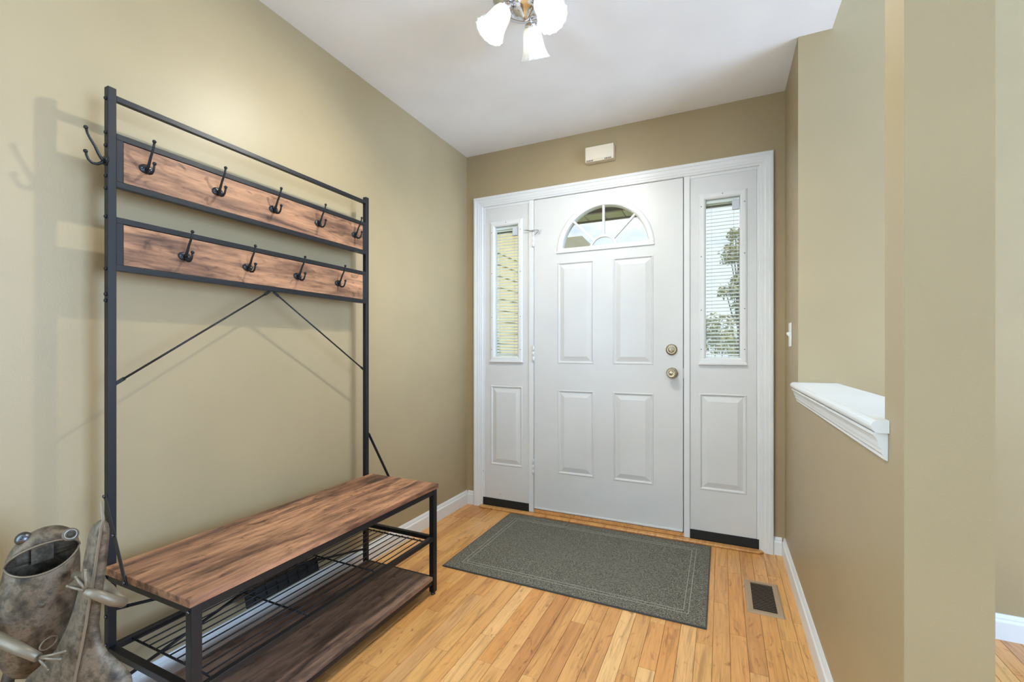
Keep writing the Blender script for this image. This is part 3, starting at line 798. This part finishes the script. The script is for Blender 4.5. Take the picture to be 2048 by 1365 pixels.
# X-brace behind the bench
tie((.086, YL1 + .001, .350), (.086, -1.583, .2415), r=.0048, fl=.03); tie((.086, -1.583, .2415), (.086, YR0 - .001, .130), r=.0048, fl=.03)
tie((.094, YL1 + .001, .142), (.094, -1.583, .2415), r=.0048, fl=.03); tie((.094, -1.583, .2415), (.094, YR0 - .001, .350), r=.0048, fl=.03)
# bench frame and board
m = MB()
m.box(BXF - .022, BXF - .002, YL1, YR0, .4405, .4605); m.build('bench_rail', M['black'], rack, bevel=.0012)
m = MB(); m.box(RXB, RXB + .018, YL1, YR0, .4405, .4605); m.build('bench_rail', M['black'], rack, bevel=.0012)
for a, b in ((YL0, YL1 - .001), (YR0 + .001, YR1)):
    m = MB(); m.box(RXF + .0005, BXF - .0245, a, b, .4405, .4605); m.build('bench_rail', M['black'], rack, bevel=.0012)
m = MB(); m.box(RXF + .0035, .4905, -2.0975, -1.068, .4645, .4840); m.build('bench_seat', M['rustic'], rack, bevel=.0016)
# angled brackets from post to bench
for y, s in ((YL0, -1), (YR1, 1)):
    m = MB(); m.obox((.094, y + s * .0040, .676), (.222, y + s * .0135, .458), .0032, .0135, up=(1, 0, .6)); br = m.build('bench_bracket', M['black'], rack, bevel=.0008)
    for q in ((.094, .0058, .674), (.216, .0152, .468), (.150, .0098, .578)):
        m = MB(); m.lathe([(.0001, .0), (.005, .0), (.0045, .0026), (.002, .0036), (.0001, .0036)], (q[0], y + s * q[1], q[2]), (0, s, 0), 12); m.build('bolt', M['screw'], br)
# wire shoe shelf
SZ = .256
for a, b in ((YL0, YL1 - .001), (YR0 + .001, YR1)):
    m = MB(); m.box(RXF + .0005, BXF - .0245, a, b, SZ - .018, SZ); m.build('shelf_rail', M['black'], rack, bevel=.0012)
m = MB(); m.box(BXF - .022, BXF - .004, YL1 + .0015, YR0 - .0015, SZ - .018, SZ); m.build('shelf_rail', M['black'], rack, bevel=.0012)
m = MB(); m.box(RXB + .002, RXB + .018, YL1, YR0, SZ - .018, SZ); m.build('shelf_rail', M['black'], rack, bevel=.0012)
nW = 11; wire0 = None
for i in range(nW):
    x = RXF + .020 + (BXF - .022 - RXF - .042) * i / (nW - 1); loc = Vector((x, -1.583, SZ - .003))
    if wire0 is None:
        b = MB().tube([loc + Vector((0, -.447, 0)), loc + Vector((0, .447, 0))], .0021, 6); wire0 = b.build('shelf_wire', M['black'], rack, at=loc)
    else: inst(wire0, rack, loc)
for y in (-2.028, -1.735, -1.432, -1.138):
    m = MB(); m.tube([(RXB + .016, y, SZ - .0075), (BXF - .020, y, SZ - .0075)], .0030, 8); m.build('cross_wire', M['black'], rack)
# lower wooden shelf
m = MB(); m.box(RXF + .0015, BXF - .004, YL1 + .0018, YR0 - .0018, .0655, .0815); m.build('lower_shelf', M['rustic_shaded'], rack, bevel=.0015)
m = MB(); m.box(BXF - .021, BXF - .006, YL1 + .0015, YR0 - .0015, .048, .0645); m.build('lower_rail', M['black'], rack, bevel=.001)
for a, b in ((YL0, YL1 - .001), (YR0 + .001, YR1)):
    m = MB(); m.box(RXF + .0005, BXF - .0245, a, b, .056, .074); m.build('lower_rail', M['black'], rack, bevel=.001)
# bolts on the bench legs
for y, s in ((YL0 - .004, -1), ):
    for x, z in ((BXF - .012, .448), ):
        m = MB(); m.lathe([(.0001, .0), (.005, .0), (.0045, .003), (.002, .004), (.0001, .004)], (x, y, z), (0, s, 0), 12); m.build('bolt', M['screw'], rack)
for z in (.448, .340, .262):
    m = MB(); m.lathe([(.0001, .0), (.005, .0), (.0045, .003), (.002, .004), (.0001, .004)], (.0900, YL0, z), (0, -1, 0), 12); m.build('bolt', M['screw'], rack)

# ------------------------------------------------------------------ little wire basket hanging behind the shoe shelf
bk = empty('wire_basket', (.075, -1.515, .14), 'small black wire basket with a dark panel hanging at the back of the shoe shelf', 'basket')
def tiltp(y, h, o=0): # h up the tilted plane
    return Vector((.079 - .26 * h + o, y, .142 + h))
m = MB(); vs = [tiltp(-1.672, 0), tiltp(-1.352, 0), tiltp(-1.352, .052), tiltp(-1.672, .052)]
m.add(vs + [v + Vector((-.006, 0, 0)) for v in vs], [(0, 1, 2, 3), (7, 6, 5, 4), (0, 4, 5, 1), (1, 5, 6, 2), (2, 6, 7, 3), (3, 7, 4, 0)]); m.build('back_panel', M['rubber'], bk)
for i in range(7):
    y = -1.640 + .0465 * i
    m = MB(); m.tube([tiltp(y, .004, .004), tiltp(y, .108, .004)], .0016, 6); m.build('upright_wire', M['black'], bk)
    m = MB(); m.tube([tiltp(y + .018, .074, -.009), tiltp(y + .018, .108, -.009)], .0016, 6); m.build('hook_wire', M['black'], bk)
for h, o in ((.072, .006), (.030, .006), (.1085, .006)):
    m = MB(); m.tube([tiltp(-1.674, h, o), tiltp(-1.350, h, o)], .0018, 6); m.build('long_wire', M['black'], bk)

# ================================================================== door mat
mt = empty('door_mat', (.973, -.460, 0), 'dark grey woven door mat with a double stitched border', 'mat')
MX0, MX1, MY0, MY1 = .374, 1.571, -.853, -.067
m = MB(); m.box(MX0, MX1, MY0, MY1, .0006, .0070); m.build('mat_body', M['mat'], mt, bevel=.002)
m = MB(); e = .004
for a in ((MX0 - e, MX1 + e, MY0 - e, MY0 + e), (MX0 - e, MX1 + e, MY1 - e, MY1 + e), (MX0 - e, MX0 + e, MY0 + e, MY1 - e), (MX1 - e, MX1 + e, MY0 + e, MY1 - e)): m.box(*a, .0004, .0066)
m.build('edge_binding', M['binding'], mt)
for q in (.066, .086):
    m = MB(); e = .0014
    x0, x1, y0, y1 = MX0 + q, MX1 - q, MY0 + q, MY1 - q
    for a in ((x0 - e, x1 + e, y0 - e, y0 + e), (x0 - e, x1 + e, y1 - e, y1 + e), (x0 - e, x0 + e, y0 + e, y1 - e), (x1 - e, x1 + e, y0 + e, y1 - e)): m.box(*a, .0060, .0078)
    m.build('stitched_border', M['stitch'], mt)

# ================================================================== floor vent
vt = empty('floor_vent', (1.7905, -.508, 0), 'tan metal floor vent with dark slots in the oak floor', 'vent')
VX0, VX1, VY0, VY1 = 1.7225, 1.8585, -.655, -.364
m = MB(); t = .024
P = [(0, .0005), (.003, .0035), (.008, .0052), (t - .002, .0052), (t, .0045), (t, .0006)]
vs = []; fs = []
for o, z in P: vs += [(VX0 + o, VY0 + o, z), (VX1 - o, VY0 + o, z), (VX1 - o, VY1 - o, z), (VX0 + o, VY1 - o, z)]
for i in range(len(P) - 1):
    for k in range(4): fs.append((i * 4 + k, i * 4 + (k + 1) % 4, i * 4 + 4 + (k + 1) % 4, i * 4 + 4 + k))
m.add(vs, fs); m.build('vent_frame', M['vent'], vt)
m = MB(); m.box(VX0 + t, VX1 - t, VY0 + t, VY1 - t, .0004, .0009); m.build('duct_shade_sheet', M['dark'], vt)  # solid dark sheet painting in the shade of the duct
l0 = None; nl = 18
for i in range(nl):
    y = VY0 + t + .006 + (VY1 - VY0 - 2 * t - .018) * i / (nl - 1); loc = Vector((.5 * (VX0 + VX1), y, .0030))
    if l0 is None:
        q = MB(); q.box(VX0 + t, VX1 - t, y - .0036, y + .0036, .0026, .0034); l0 = q.build('louvre', M['vent'], vt, at=loc); l0.rotation_euler = (R(-24), 0, 0)
    else: inst(l0, vt, loc)

# ================================================================== door chime, light switch
ch = empty('door_chime', (.96, 0, 2.27), 'ivory door chime box on the wall above the entry door', 'door chime')
X0, X1, Z0, Z1, D = .868, 1.041, 2.226, 2.318, .045
m = MB(); m.box(X0, X1, -D, -.0006, Z0, Z1); m.build('chime_box', M['ivory'], ch, bevel=.003)
m = MB(); m.box(X0 + .004, X1 - .010, -D - .0025, -D + .0005, Z0 + .012, Z1 - .002); m.build('front_cover', M['ivory'], ch, bevel=.0015)
for gx in (X0 + .010, X1 - .052):
    for i in range(6):
        m = MB(); m.box(gx + i * .007, gx + i * .007 + .0036, -D - .0009, -D + .0004, Z0 + .0020, Z0 + .0100); m.build('slot_shade', M['dark'], ch)  # dark bars paint in the shade inside the slots
sw = empty('light_switch', (W, -.224, 1.15), 'white light switch plate on the narrow wall right of the door', 'light switch')
m = MB(); m.box(W - .006, W - .0006, -.259, -.189, 1.093, 1.207); m.build('cover_plate', M['switch'], sw, bevel=.0025)
m = MB(); m.prism([(W - .0055, 1.138), (W - .0055, 1.162), (W - .0185, 1.160), (W - .0185, 1.151)], 'y', -.2290, -.2190); m.build('toggle', M['switch'], sw, bevel=.001)

# ================================================================== ceiling light
LX, LY = .945, -1.150
cl = empty('ceiling_light', (LX, LY, H), 'chrome ceiling light with three ribbed frosted glass shades', 'ceiling light')
m = MB(); m.lathe([(.0001, -.0006), (.124, -.0006), (.128, -.006), (.124, -.016), (.112, -.019), (.108, -.025), (.085, -.031), (.060, -.034), (.0001, -.034)], (LX, LY, H), (0, 0, 1), 48); m.build('canopy', M['chrome'], cl)
m = MB(); m.lathe([(.052, -.030), (.058, -.042), (.052, -.054), (.040, -.062), (.028, -.068), (.014, -.082), (.008, -.090), (.0001, -.091)], (LX, LY, H), (0, 0, 1), 48, rfun=lambda q, j: 1 + .035 * math.cos(24 * q)); m.build('pleated_hub', M['chrome'], cl)
def shade(ang, tilt):
    d = Vector((math.cos(ang), math.sin(ang), 0)); up = Vector((0, 0, 1))
    ax = (d * math.sin(tilt) - up * math.cos(tilt)).normalized()   # direction the mouth faces
    c0 = Vector((LX, LY, H - .036)) + d * .040
    neck = Vector((LX, LY, H - .052)) + d * .074
    m = MB(); m.tube([c0, c0 + d * .018 + Vector((0, 0, -.006)), c0 + d * .030 + Vector((0, 0, -.014)), neck + ax * .004], .0085, 10)
    arm = m.build('arm', M['chrome'], cl)
    m = MB(); m.lathe([(.0001, -.004), (.016, -.004), (.024, .003), (.026, .012), (.024, .018), (.0001, .018)], neck, ax, 24); m.build('socket_cup', M['chrome'], arm)
    o = neck + ax * .012
    prof = [(.025, 0), (.031, .007), (.036, .020), (.0385, .037), (.041, .055), (.0445, .073), (.050, .091), (.0565, .105), (.0600, .111)]
    m = MB(); NR = 60
    def rib(q, j): return 1 + (.014 + .036 * max(0, (j - 5)) / 3) * math.cos(15 * q)
    inner = [(r - .0022, h) for r, h in reversed(prof)]
    def rib2(q, j): return rib(q, j if j < len(prof) else 2 * len(prof) - 1 - j)
    m.lathe(prof + inner, o, ax, NR, rfun=rib2, capend=False)
    sh = m.build('glass_shade', M['shade'], cl)
    m = MB(); m.lathe([(.012, .004), (.013, .018), (.019, .030), (.0265, .045), (.0285, .056), (.026, .068), (.018, .078), (.008, .083), (.0001, .0835)], o, ax, 20); m.build('bulb', M['bulb'], cl)
for a, t in ((97, 34), (217, 32), (337, 32)): shade(R(a), R(t))

# ================================================================== metal frog sculpture
T0 = 1.02
def ray(px, py):
    u = (px - 1024) / FPX; h = (701.2 - py) / FPX; c, s = math.cos(YAW), math.sin(YAW)
    return Vector((u * c - s, u * s + c, h))
def G(px, py, d=0.0): return CAM + ray(px, py) * (T0 - d)
up = Vector((0, 0, 1)); fw = ray(88, 701.2); fw.z = 0; fw = -fw.normalized(); rt = Vector((-fw.y, fw.x, 0))   # the frog faces into the room
K = T0 / FPX; KL = K * .694
FO = G(88, 1118, 0)
def Lc(a, b, d):
    b = b + .10 * (a + 2) * max(0, min(1, 1 + b / 70.))          # the head is cocked to one side
    return FO + rt * (a * KL) + up * (b * K) + fw * (d * KL)
frog = empty('frog_sculpture', (FO.x, FO.y, 0), 'brown metal frog sculpture with open mouth holding a tall leaf-shaped paddle', 'sculpture')
# body: shell open at the mouth
rings = [(-2, 0, 75, 70, 50, 0), (-3, -16, 79, 72, 53, 4), (-9, -45, 85, 74, 58, 8), (-14, -85, 88, 76, 60, 8), (-20, -125, 82, 72, 56, 6), (-26, -165, 68, 60, 46, 4), (-30, -195, 51, 46, 34, 2), (-31, -215, 32, 28, 20, 0), (-31, -226, 8, 8, 6, 0)]
m = MB(); n = 36; vs = []; fs = []
for a, b, hw, df, db, o in rings:
    for k in range(n):
        q = 2 * math.pi * k / n
        vs.append(Lc(a + hw * math.cos(q), b + (7 * abs(math.cos(q)) ** 3 - 13 * max(0, math.sin(q)) ** 1.5 if b == 0 else 0), (df if math.sin(q) > 0 else db) * math.sin(q) + o * 0))
for j in range(len(rings) - 1):
    for k in range(n): fs.append((j * n + k, j * n + (k + 1) % n, (j + 1) * n + (k + 1) % n, (j + 1) * n + k))
fs.append(tuple(range((len(rings) - 1) * n, len(rings) * n)))
m.add(vs, fs, True)
def thicken(o, t):
    md = o.modifiers.new('sheet', 'SOLIDIFY'); md.thickness = t; md.offset = -1
    return o
body = thicken(m.build('body', M['patina'], frog, recalc=True), .003)
# upper jaw: clam-shell dome hinged on the mouth corners
def jaw(alpha, phi):
    ph = R(phi); Rr = 70 - 18 * min(1, max(0, (phi - 40) / 70.))
    return Lc(-1 + 75 * math.cos(alpha), 6 + math.sin(alpha) * Rr * math.sin(ph), math.sin(alpha) * Rr * math.cos(ph))
m = MB(); na, nb = 28, 14; vs = []; fs = []
for j in range(nb + 1):
    ph = 31 + (200 - 31) * j / nb
    for i in range(na + 1): vs.append(jaw(math.pi * i / na, ph))
for j in range(nb):
    for i in range(na): fs.append((j * (na + 1) + i, j * (na + 1) + i + 1, (j + 1) * (na + 1) + i + 1, (j + 1) * (na + 1) + i))
m.add(vs, fs, True); head = thicken(m.build('upper_jaw', M['patina'], frog), .0025)
m = MB(); m.tube([jaw(math.pi * i / 28, 31) for i in range(29)], .0022, 6); m.build('upper_lip', M['patina_pale'], head)
m = MB(); m.tube([Lc(-2 + 75 * math.cos(math.pi * i / 28), 7 * abs(math.cos(math.pi * i / 28)) ** 3 - 13 * max(0, math.sin(math.pi * i / 28)) ** 1.5, 70 * math.sin(math.pi * i / 28)) for i in range(29)], .0022, 6); m.build('lower_lip', M['patina_pale'], body)
m = MB(); a = Lc(-26, 26, -30); b = Lc(20, 26, -30); c = Lc(20, -12, -30); d = Lc(-26, -12, -30)
m.add([a, b, c, d] + [p - fw * .003 for p in (a, b, c, d)], [(0, 1, 2, 3), (7, 6, 5, 4), (0, 4, 5, 1), (1, 5, 6, 2), (2, 6, 7, 3), (3, 7, 4, 0)]); m.build('inner_bracket', M['patina'], body)
# eyes
for px, py, ring in ((47, 1078, 0), (141, 1070, 1)):
    c = G(px, py, .034); ax = (fw * .9 + up * .45 + rt * (-.25 if not ring else .1)).normalized()
    m = MB(); m.lathe([(.0001, -.010), (.010, -.009), (.0138, -.001), (.0140, .002), (.0128, .0035)] + ([(.0105, .002), (.0095, .0015), (.0001, .0010)] if ring else [(.011, .007), (.0065, .0105), (.0001, .0120)]), c, ax, 24); e = m.build('eye', M['patina'] if ring else M['screw'], head)
    m = MB()
    if ring:
        m.lathe([(.0001, .0012), (.0062, .0012), (.0055, .0040), (.0030, .0052), (.0001, .0055)], c, ax, 18); m.build('pupil', M['inside'], e)
        m = MB(); m.tube([c + ax * .003 + (rt * math.cos(q) + ax.cross(rt) * math.sin(q)) * .0098 for q in [2 * math.pi * i / 20 for i in range(20)]], .0012, 6, closed=True); m.build('eye_ring', M['steel'], e)
    else:
        m.lathe([(.0001, .0115), (.003, .0115), (.002, .0135), (.0001, .0138)], c, ax, 10); m.build('pupil', M['screw'], e)
# buttons on the belly
m = MB(); c = Lc(-4, -72, 74); m.lathe([(.0001, -.003), (.006, -.003), (.0055, .001), (.003, .0025), (.0001, .003)], c, fw, 14); m.build('belly_button', M['patina'], body)
m = MB(); c = G(97, 1287, .066)
m.tube([c + (rt * math.cos(q) * .013 + up * math.sin(q) * .011) - fw * (.010 * math.cos(q)) for q in [2 * math.pi * i / 22 for i in range(22)]], .0016, 6, closed=True); m.build('belly_ring', M['patina_pale'], body)
# tall leaf-shaped paddle, creased along its rib
left = [(199, 1041), (186, 1050), (178, 1063), (175, 1078), (169, 1110), (163, 1145), (157, 1180), (147, 1220), (134, 1255), (112, 1300), (86, 1328), (58, 1352), (40, 1380), (24, 1420), (22, 1460), (36, 1510), (70, 1555), (110, 1580)]
rib_ = [(207, 1040), (205, 1047), (202, 1058), (200, 1072), (195, 1105), (190, 1140), (184, 1178), (177, 1216), (172, 1250), (164, 1293), (158, 1322), (152, 1350), (147, 1380), (142, 1420), (140, 1460), (138, 1510), (137, 1555), (136, 1585)]
right = [(212, 1042), (217, 1048), (219.5, 1060), (219, 1074), (216, 1106), (212, 1141), (207, 1178), (202, 1214), (199, 1248), (203, 1282), (216, 1304), (240, 1325), (262, 1350), (272, 1400), (270, 1450), (256, 1505), (220, 1552), (165, 1580)]
vs = []; fs = []; DL = .088
for l, c, r in zip(left, rib_, right):
    w_ = (r[0] - l[0]) / 200.
    vs += [G(*l, DL - .016 * w_), G((l[0] + c[0]) / 2, (l[1] + c[1]) / 2, DL + .004), G(*c, DL + .010), G((r[0] + c[0]) / 2, (r[1] + c[1]) / 2, DL + .004), G(*r, DL - .016 * w_)]
for j in range(len(left) - 1):
    for i in range(4): fs.append((j * 5 + i, j * 5 + i + 1, (j + 1) * 5 + i + 1, (j + 1) * 5 + i))
m = MB(); m.add(vs, fs, True); leaf = thicken(m.build('leaf_paddle', M['patina'], frog), .0025)
m = MB(); m.tube([G(202, 1004, DL + .008)] + [G(c[0], c[1], DL + .0115) for c in rib_] + [G(136, 1640, DL + .012)], .0028, 8); m.build('rib_rod', M['patina_pale'], leaf)
# arms and hands
def limb(name, pts, rr, parent): m = MB(); m.tube([G(*p) for p in pts], rr, 12); return m.build(name, M['patina_pale'], parent)
arm = limb('arm', [(150, 1150, .010), (205, 1167, .040), (225, 1186, .055), (246, 1207, .082)], [.008, .0092, .0098, .0095], frog)
fa = limb('forearm', [(248, 1206, .080), (225, 1202, .100), (198, 1192, .118), (172, 1183, .122)], [.0095, .0105, .0095, .0075], frog)
def fingers(parent, wrist, tips, rr=.0026):
    for t in tips:
        m = MB(); m.tube([G(*wrist), G((wrist[0] + t[0]) / 2 + 1, (wrist[1] + t[1]) / 2 + 1, (wrist[2] + t[2]) / 2 + .003), G(*t)], [rr * 1.1, rr, rr * .85], 8); m.ball(G(*t), rr * 1.05, 8, 6); m.build('finger', M['patina_pale'], parent)
fingers(fa, (172, 1182, .123), [(135, 1173, .124), (152, 1155, .124), (171, 1141, .122)])
m = MB(); p = [G(172, 1182, .122), G(136, 1173, .1235), G(152, 1155, .1235), G(171, 1143, .1215)]
m.add(p, [(0, 1, 2), (0, 2, 3)]); thicken(m.build('web', M['patina'], fa), .0012)
arm2 = limb('arm', [(10, 1178, .020), (-14, 1200, .045), (-26, 1240, .075), (-22, 1268, .095)], [.008, .0095, .0105, .0105], frog)
fa2 = limb('forearm', [(-22, 1268, .095), (5, 1283, .108), (40, 1299, .118), (76, 1316, .120)], [.0105, .0115, .0105, .0085], frog)
fingers(fa2, (76, 1316, .120), [(131, 1303, .118), (121, 1319, .122), (96, 1340, .120)])
# legs and webbed feet (below the picture)
for sx, ax_ in ((30, -46), (95, 8)):
    hip = G(sx, 1310, -.005); foot = Vector((hip.x, hip.y, .010)) + rt * (ax_ * .0006)
    knee = (hip + foot) / 2 + fw * .045 + rt * (ax_ * .0006)
    m = MB(); m.tube([hip, knee, foot], [.012, .011, .009], 10); lg = m.build('leg', M['patina'], frog)
    m = MB()
    for s in (-.6, 0, .6):
        d = (fw + rt * s).normalized(); m.tube([foot, foot + d * .035 + up * -.002, foot + d * .075 + up * -.005], [.0060, .0050, .0042], 8)
    m.build('webbed_foot', M['patina_pale'], lg)

# ================================================================== outdoors
struct(MB().box(-40, 45, .14, 60, -.45, -.40).build('ground', M['lawn']))
struct(MB().box(-.85, 2.3, .145, 1.75, -.398, -.06).build('porch_slab', M['house']))
pw = struct(MB().box(-.90, -.62, .145, 2.5, -.398, 2.5).build('wall_porch', M['siding']))
for i in range(19):
    z = -.1 + i * .125
    m = MB(); m.add([(-.6195, .15, z), (-.6195, 2.5, z), (-.598, 2.5, z), (-.598, .15, z), (-.6195, .15, z + .124), (-.6195, 2.5, z + .124), (-.612, 2.5, z + .124), (-.612, .15, z + .124)], [(0, 1, 2, 3), (7, 6, 5, 4), (0, 4, 5, 1), (1, 5, 6, 2), (2, 6, 7, 3), (3, 7, 4, 0)])
    m.build('siding_board', M['siding'], pw)
SY, SZ0 = 1.20, 2.232
sf = struct(MB().box(-.6, 3.2, .145, 1.03, 2.60, 2.70).build('porch_ceiling', M['beam']))
m = MB(); m.box(-.6, 3.2, 1.03, 1.19, SZ0 + .013, 2.70); m.build('beam', M['beam'], sf)
pan = None
for i in range(22):
    x = -.58 + i * .162; loc = Vector((x + .081, SY - .085, SZ0 + .006))
    if pan is None:
        q = MB(); q.box(x + .003, x + .159, SY - .17, SY - .001, SZ0, SZ0 + .0125); pan = q.build('soffit_panel', M['soffit'], sf, at=loc, bevel=.002)
    else: inst(pan, sf, loc)
m = MB(); m.box(-.6, 3.2, SY, SY + .03, SZ0 - .010, SZ0 + .16); m.build('fascia', M['beam'], sf)
# neighbour's house with hipped roof
def at(px, py, y):
    r_ = ray(px, py); return CAM + r_ * ((y - CAM.y) / r_.y)
nh = empty('neighbour_house', (-9, 20, -.4), "neighbour's tan house with a grey-green hipped roof seen through the fan window", 'house')
r0 = at(1098, 470, 21); r1 = at(1164, 472, 21); eave = at(1186, 500, 21).z
x0, x1, y0, y1 = r0.x - 2.0, r1.x + 1.9, 18.2, 24
m = MB(); m.box(x0 + .5, x1 - .5, y0 + .5, y1 - .5, -.4, eave - 1.2); m.build('house_wall', M['house'], nh)
zt = r1.z; ze = eave - 1.2
m = MB(); m.add([(x0, y0, ze), (x1, y0, ze), (x1, y1, ze), (x0, y1, ze), (r0.x, 21, zt), (r1.x, 21, zt)], [(0, 1, 5, 4), (1, 2, 5), (2, 3, 4, 5), (3, 0, 4), (3, 2, 1, 0)]); m.build('roof', M['roof'], nh)
# birch-like tree right of the path
def leaf_cloud(m, c, rad, n, s=.08):
    for _ in range(n):
        d = Vector((random.gauss(0, 1), random.gauss(0, 1), random.gauss(0, 1))).normalized() * (random.random() ** .45)
        p = c + Vector((d.x * rad[0], d.y * rad[1], d.z * rad[2]))
        a = Vector((random.uniform(-1, 1), random.uniform(-1, 1), random.uniform(-.6, .6))).normalized(); b = a.cross(Vector((random.uniform(-1, 1), random.uniform(-1, 1), 1))).normalized()
        l = s * random.uniform(.7, 1.2)
        m.add([p, p + a * l * .5 + b * l * .28, p + a * l, p + a * l * .5 - b * l * .28], [(0, 1, 2, 3)])
def tree(name, label, trunk_px, y, clouds, seed):
    random.seed(seed)
    b = at(*trunk_px, y); e = empty(name, (b.x, y, -.4), label, 'tree')
    top = max(at(c[0], c[1], y).z for c in clouds) + .1
    m = MB(); m.tube([(b.x, y, -.42), (b.x + .03, y, 1), (b.x - .02, y + .02, top * .6), (b.x + .02, y, top)], [.07, .055, .04, .015], 8)
    for c in clouds:
        p = at(c[0], c[1], y); zb = max(0.3, p.z - .5); m.tube([(b.x, y, zb - .25), ((b.x + p.x) / 2, y, zb), p], [.028, .018, .008], 6)
    m.build('trunk', M['bark'], e)
    m = MB()
    for c in clouds:
        p = at(c[0], c[1], y); leaf_cloud(m, p, (c[2] * (y + 2.7) / FPX, c[2] * 1.1 * (y + 2.7) / FPX, c[3] * (y + 2.7) / FPX), c[4])
    o = m.build('foliage', M['leaf'], e, recalc=False); o['kind'] = 'stuff'
tree('leafy_tree', 'slender leafy tree outside seen through the right sidelight', (1478, 640), 8.0,
     [(1470, 470, 14, 14, 220), (1466, 500, 22, 14, 330), (1462, 520, 18, 8, 200), (1474, 560, 12, 10, 110), (1466, 580, 24, 14, 300), (1452, 586, 20, 9, 170), (1476, 610, 12, 22, 220), (1462, 640, 22, 10, 140)], 3)
def shrub(name, label, px, py, y, rx, rz, n, seed):
    random.seed(seed)
    p = at(px, py, y); e = empty(name, (p.x, y, -.4), label, 'shrub')
    m = MB()
    for i in range(5):
        a = R(72 * i); m.tube([(p.x, y, -.41), (p.x + rx * .3 * math.cos(a), y + rx * .3 * math.sin(a), p.z * .5), (p.x + rx * .6 * math.cos(a), y + rx * .6 * math.sin(a), p.z + rz * .3)], [.02, .014, .006], 6)
    m.build('stem', M['bark'], e)
    m = MB(); leaf_cloud(m, p, (rx, rx, rz), n, .12); o = m.build('foliage', M['leaf'], e, recalc=False); o['kind'] = 'stuff'
shrub('garden_shrub', 'low green shrub outside at the lower left of the right sidelight', 1424, 668, 8.5, .55, .45, 700, 5)
shrub('garden_shrub', 'low green shrub outside at the lower right of the right sidelight', 1474, 690, 10.4, .55, .4, 600, 6)
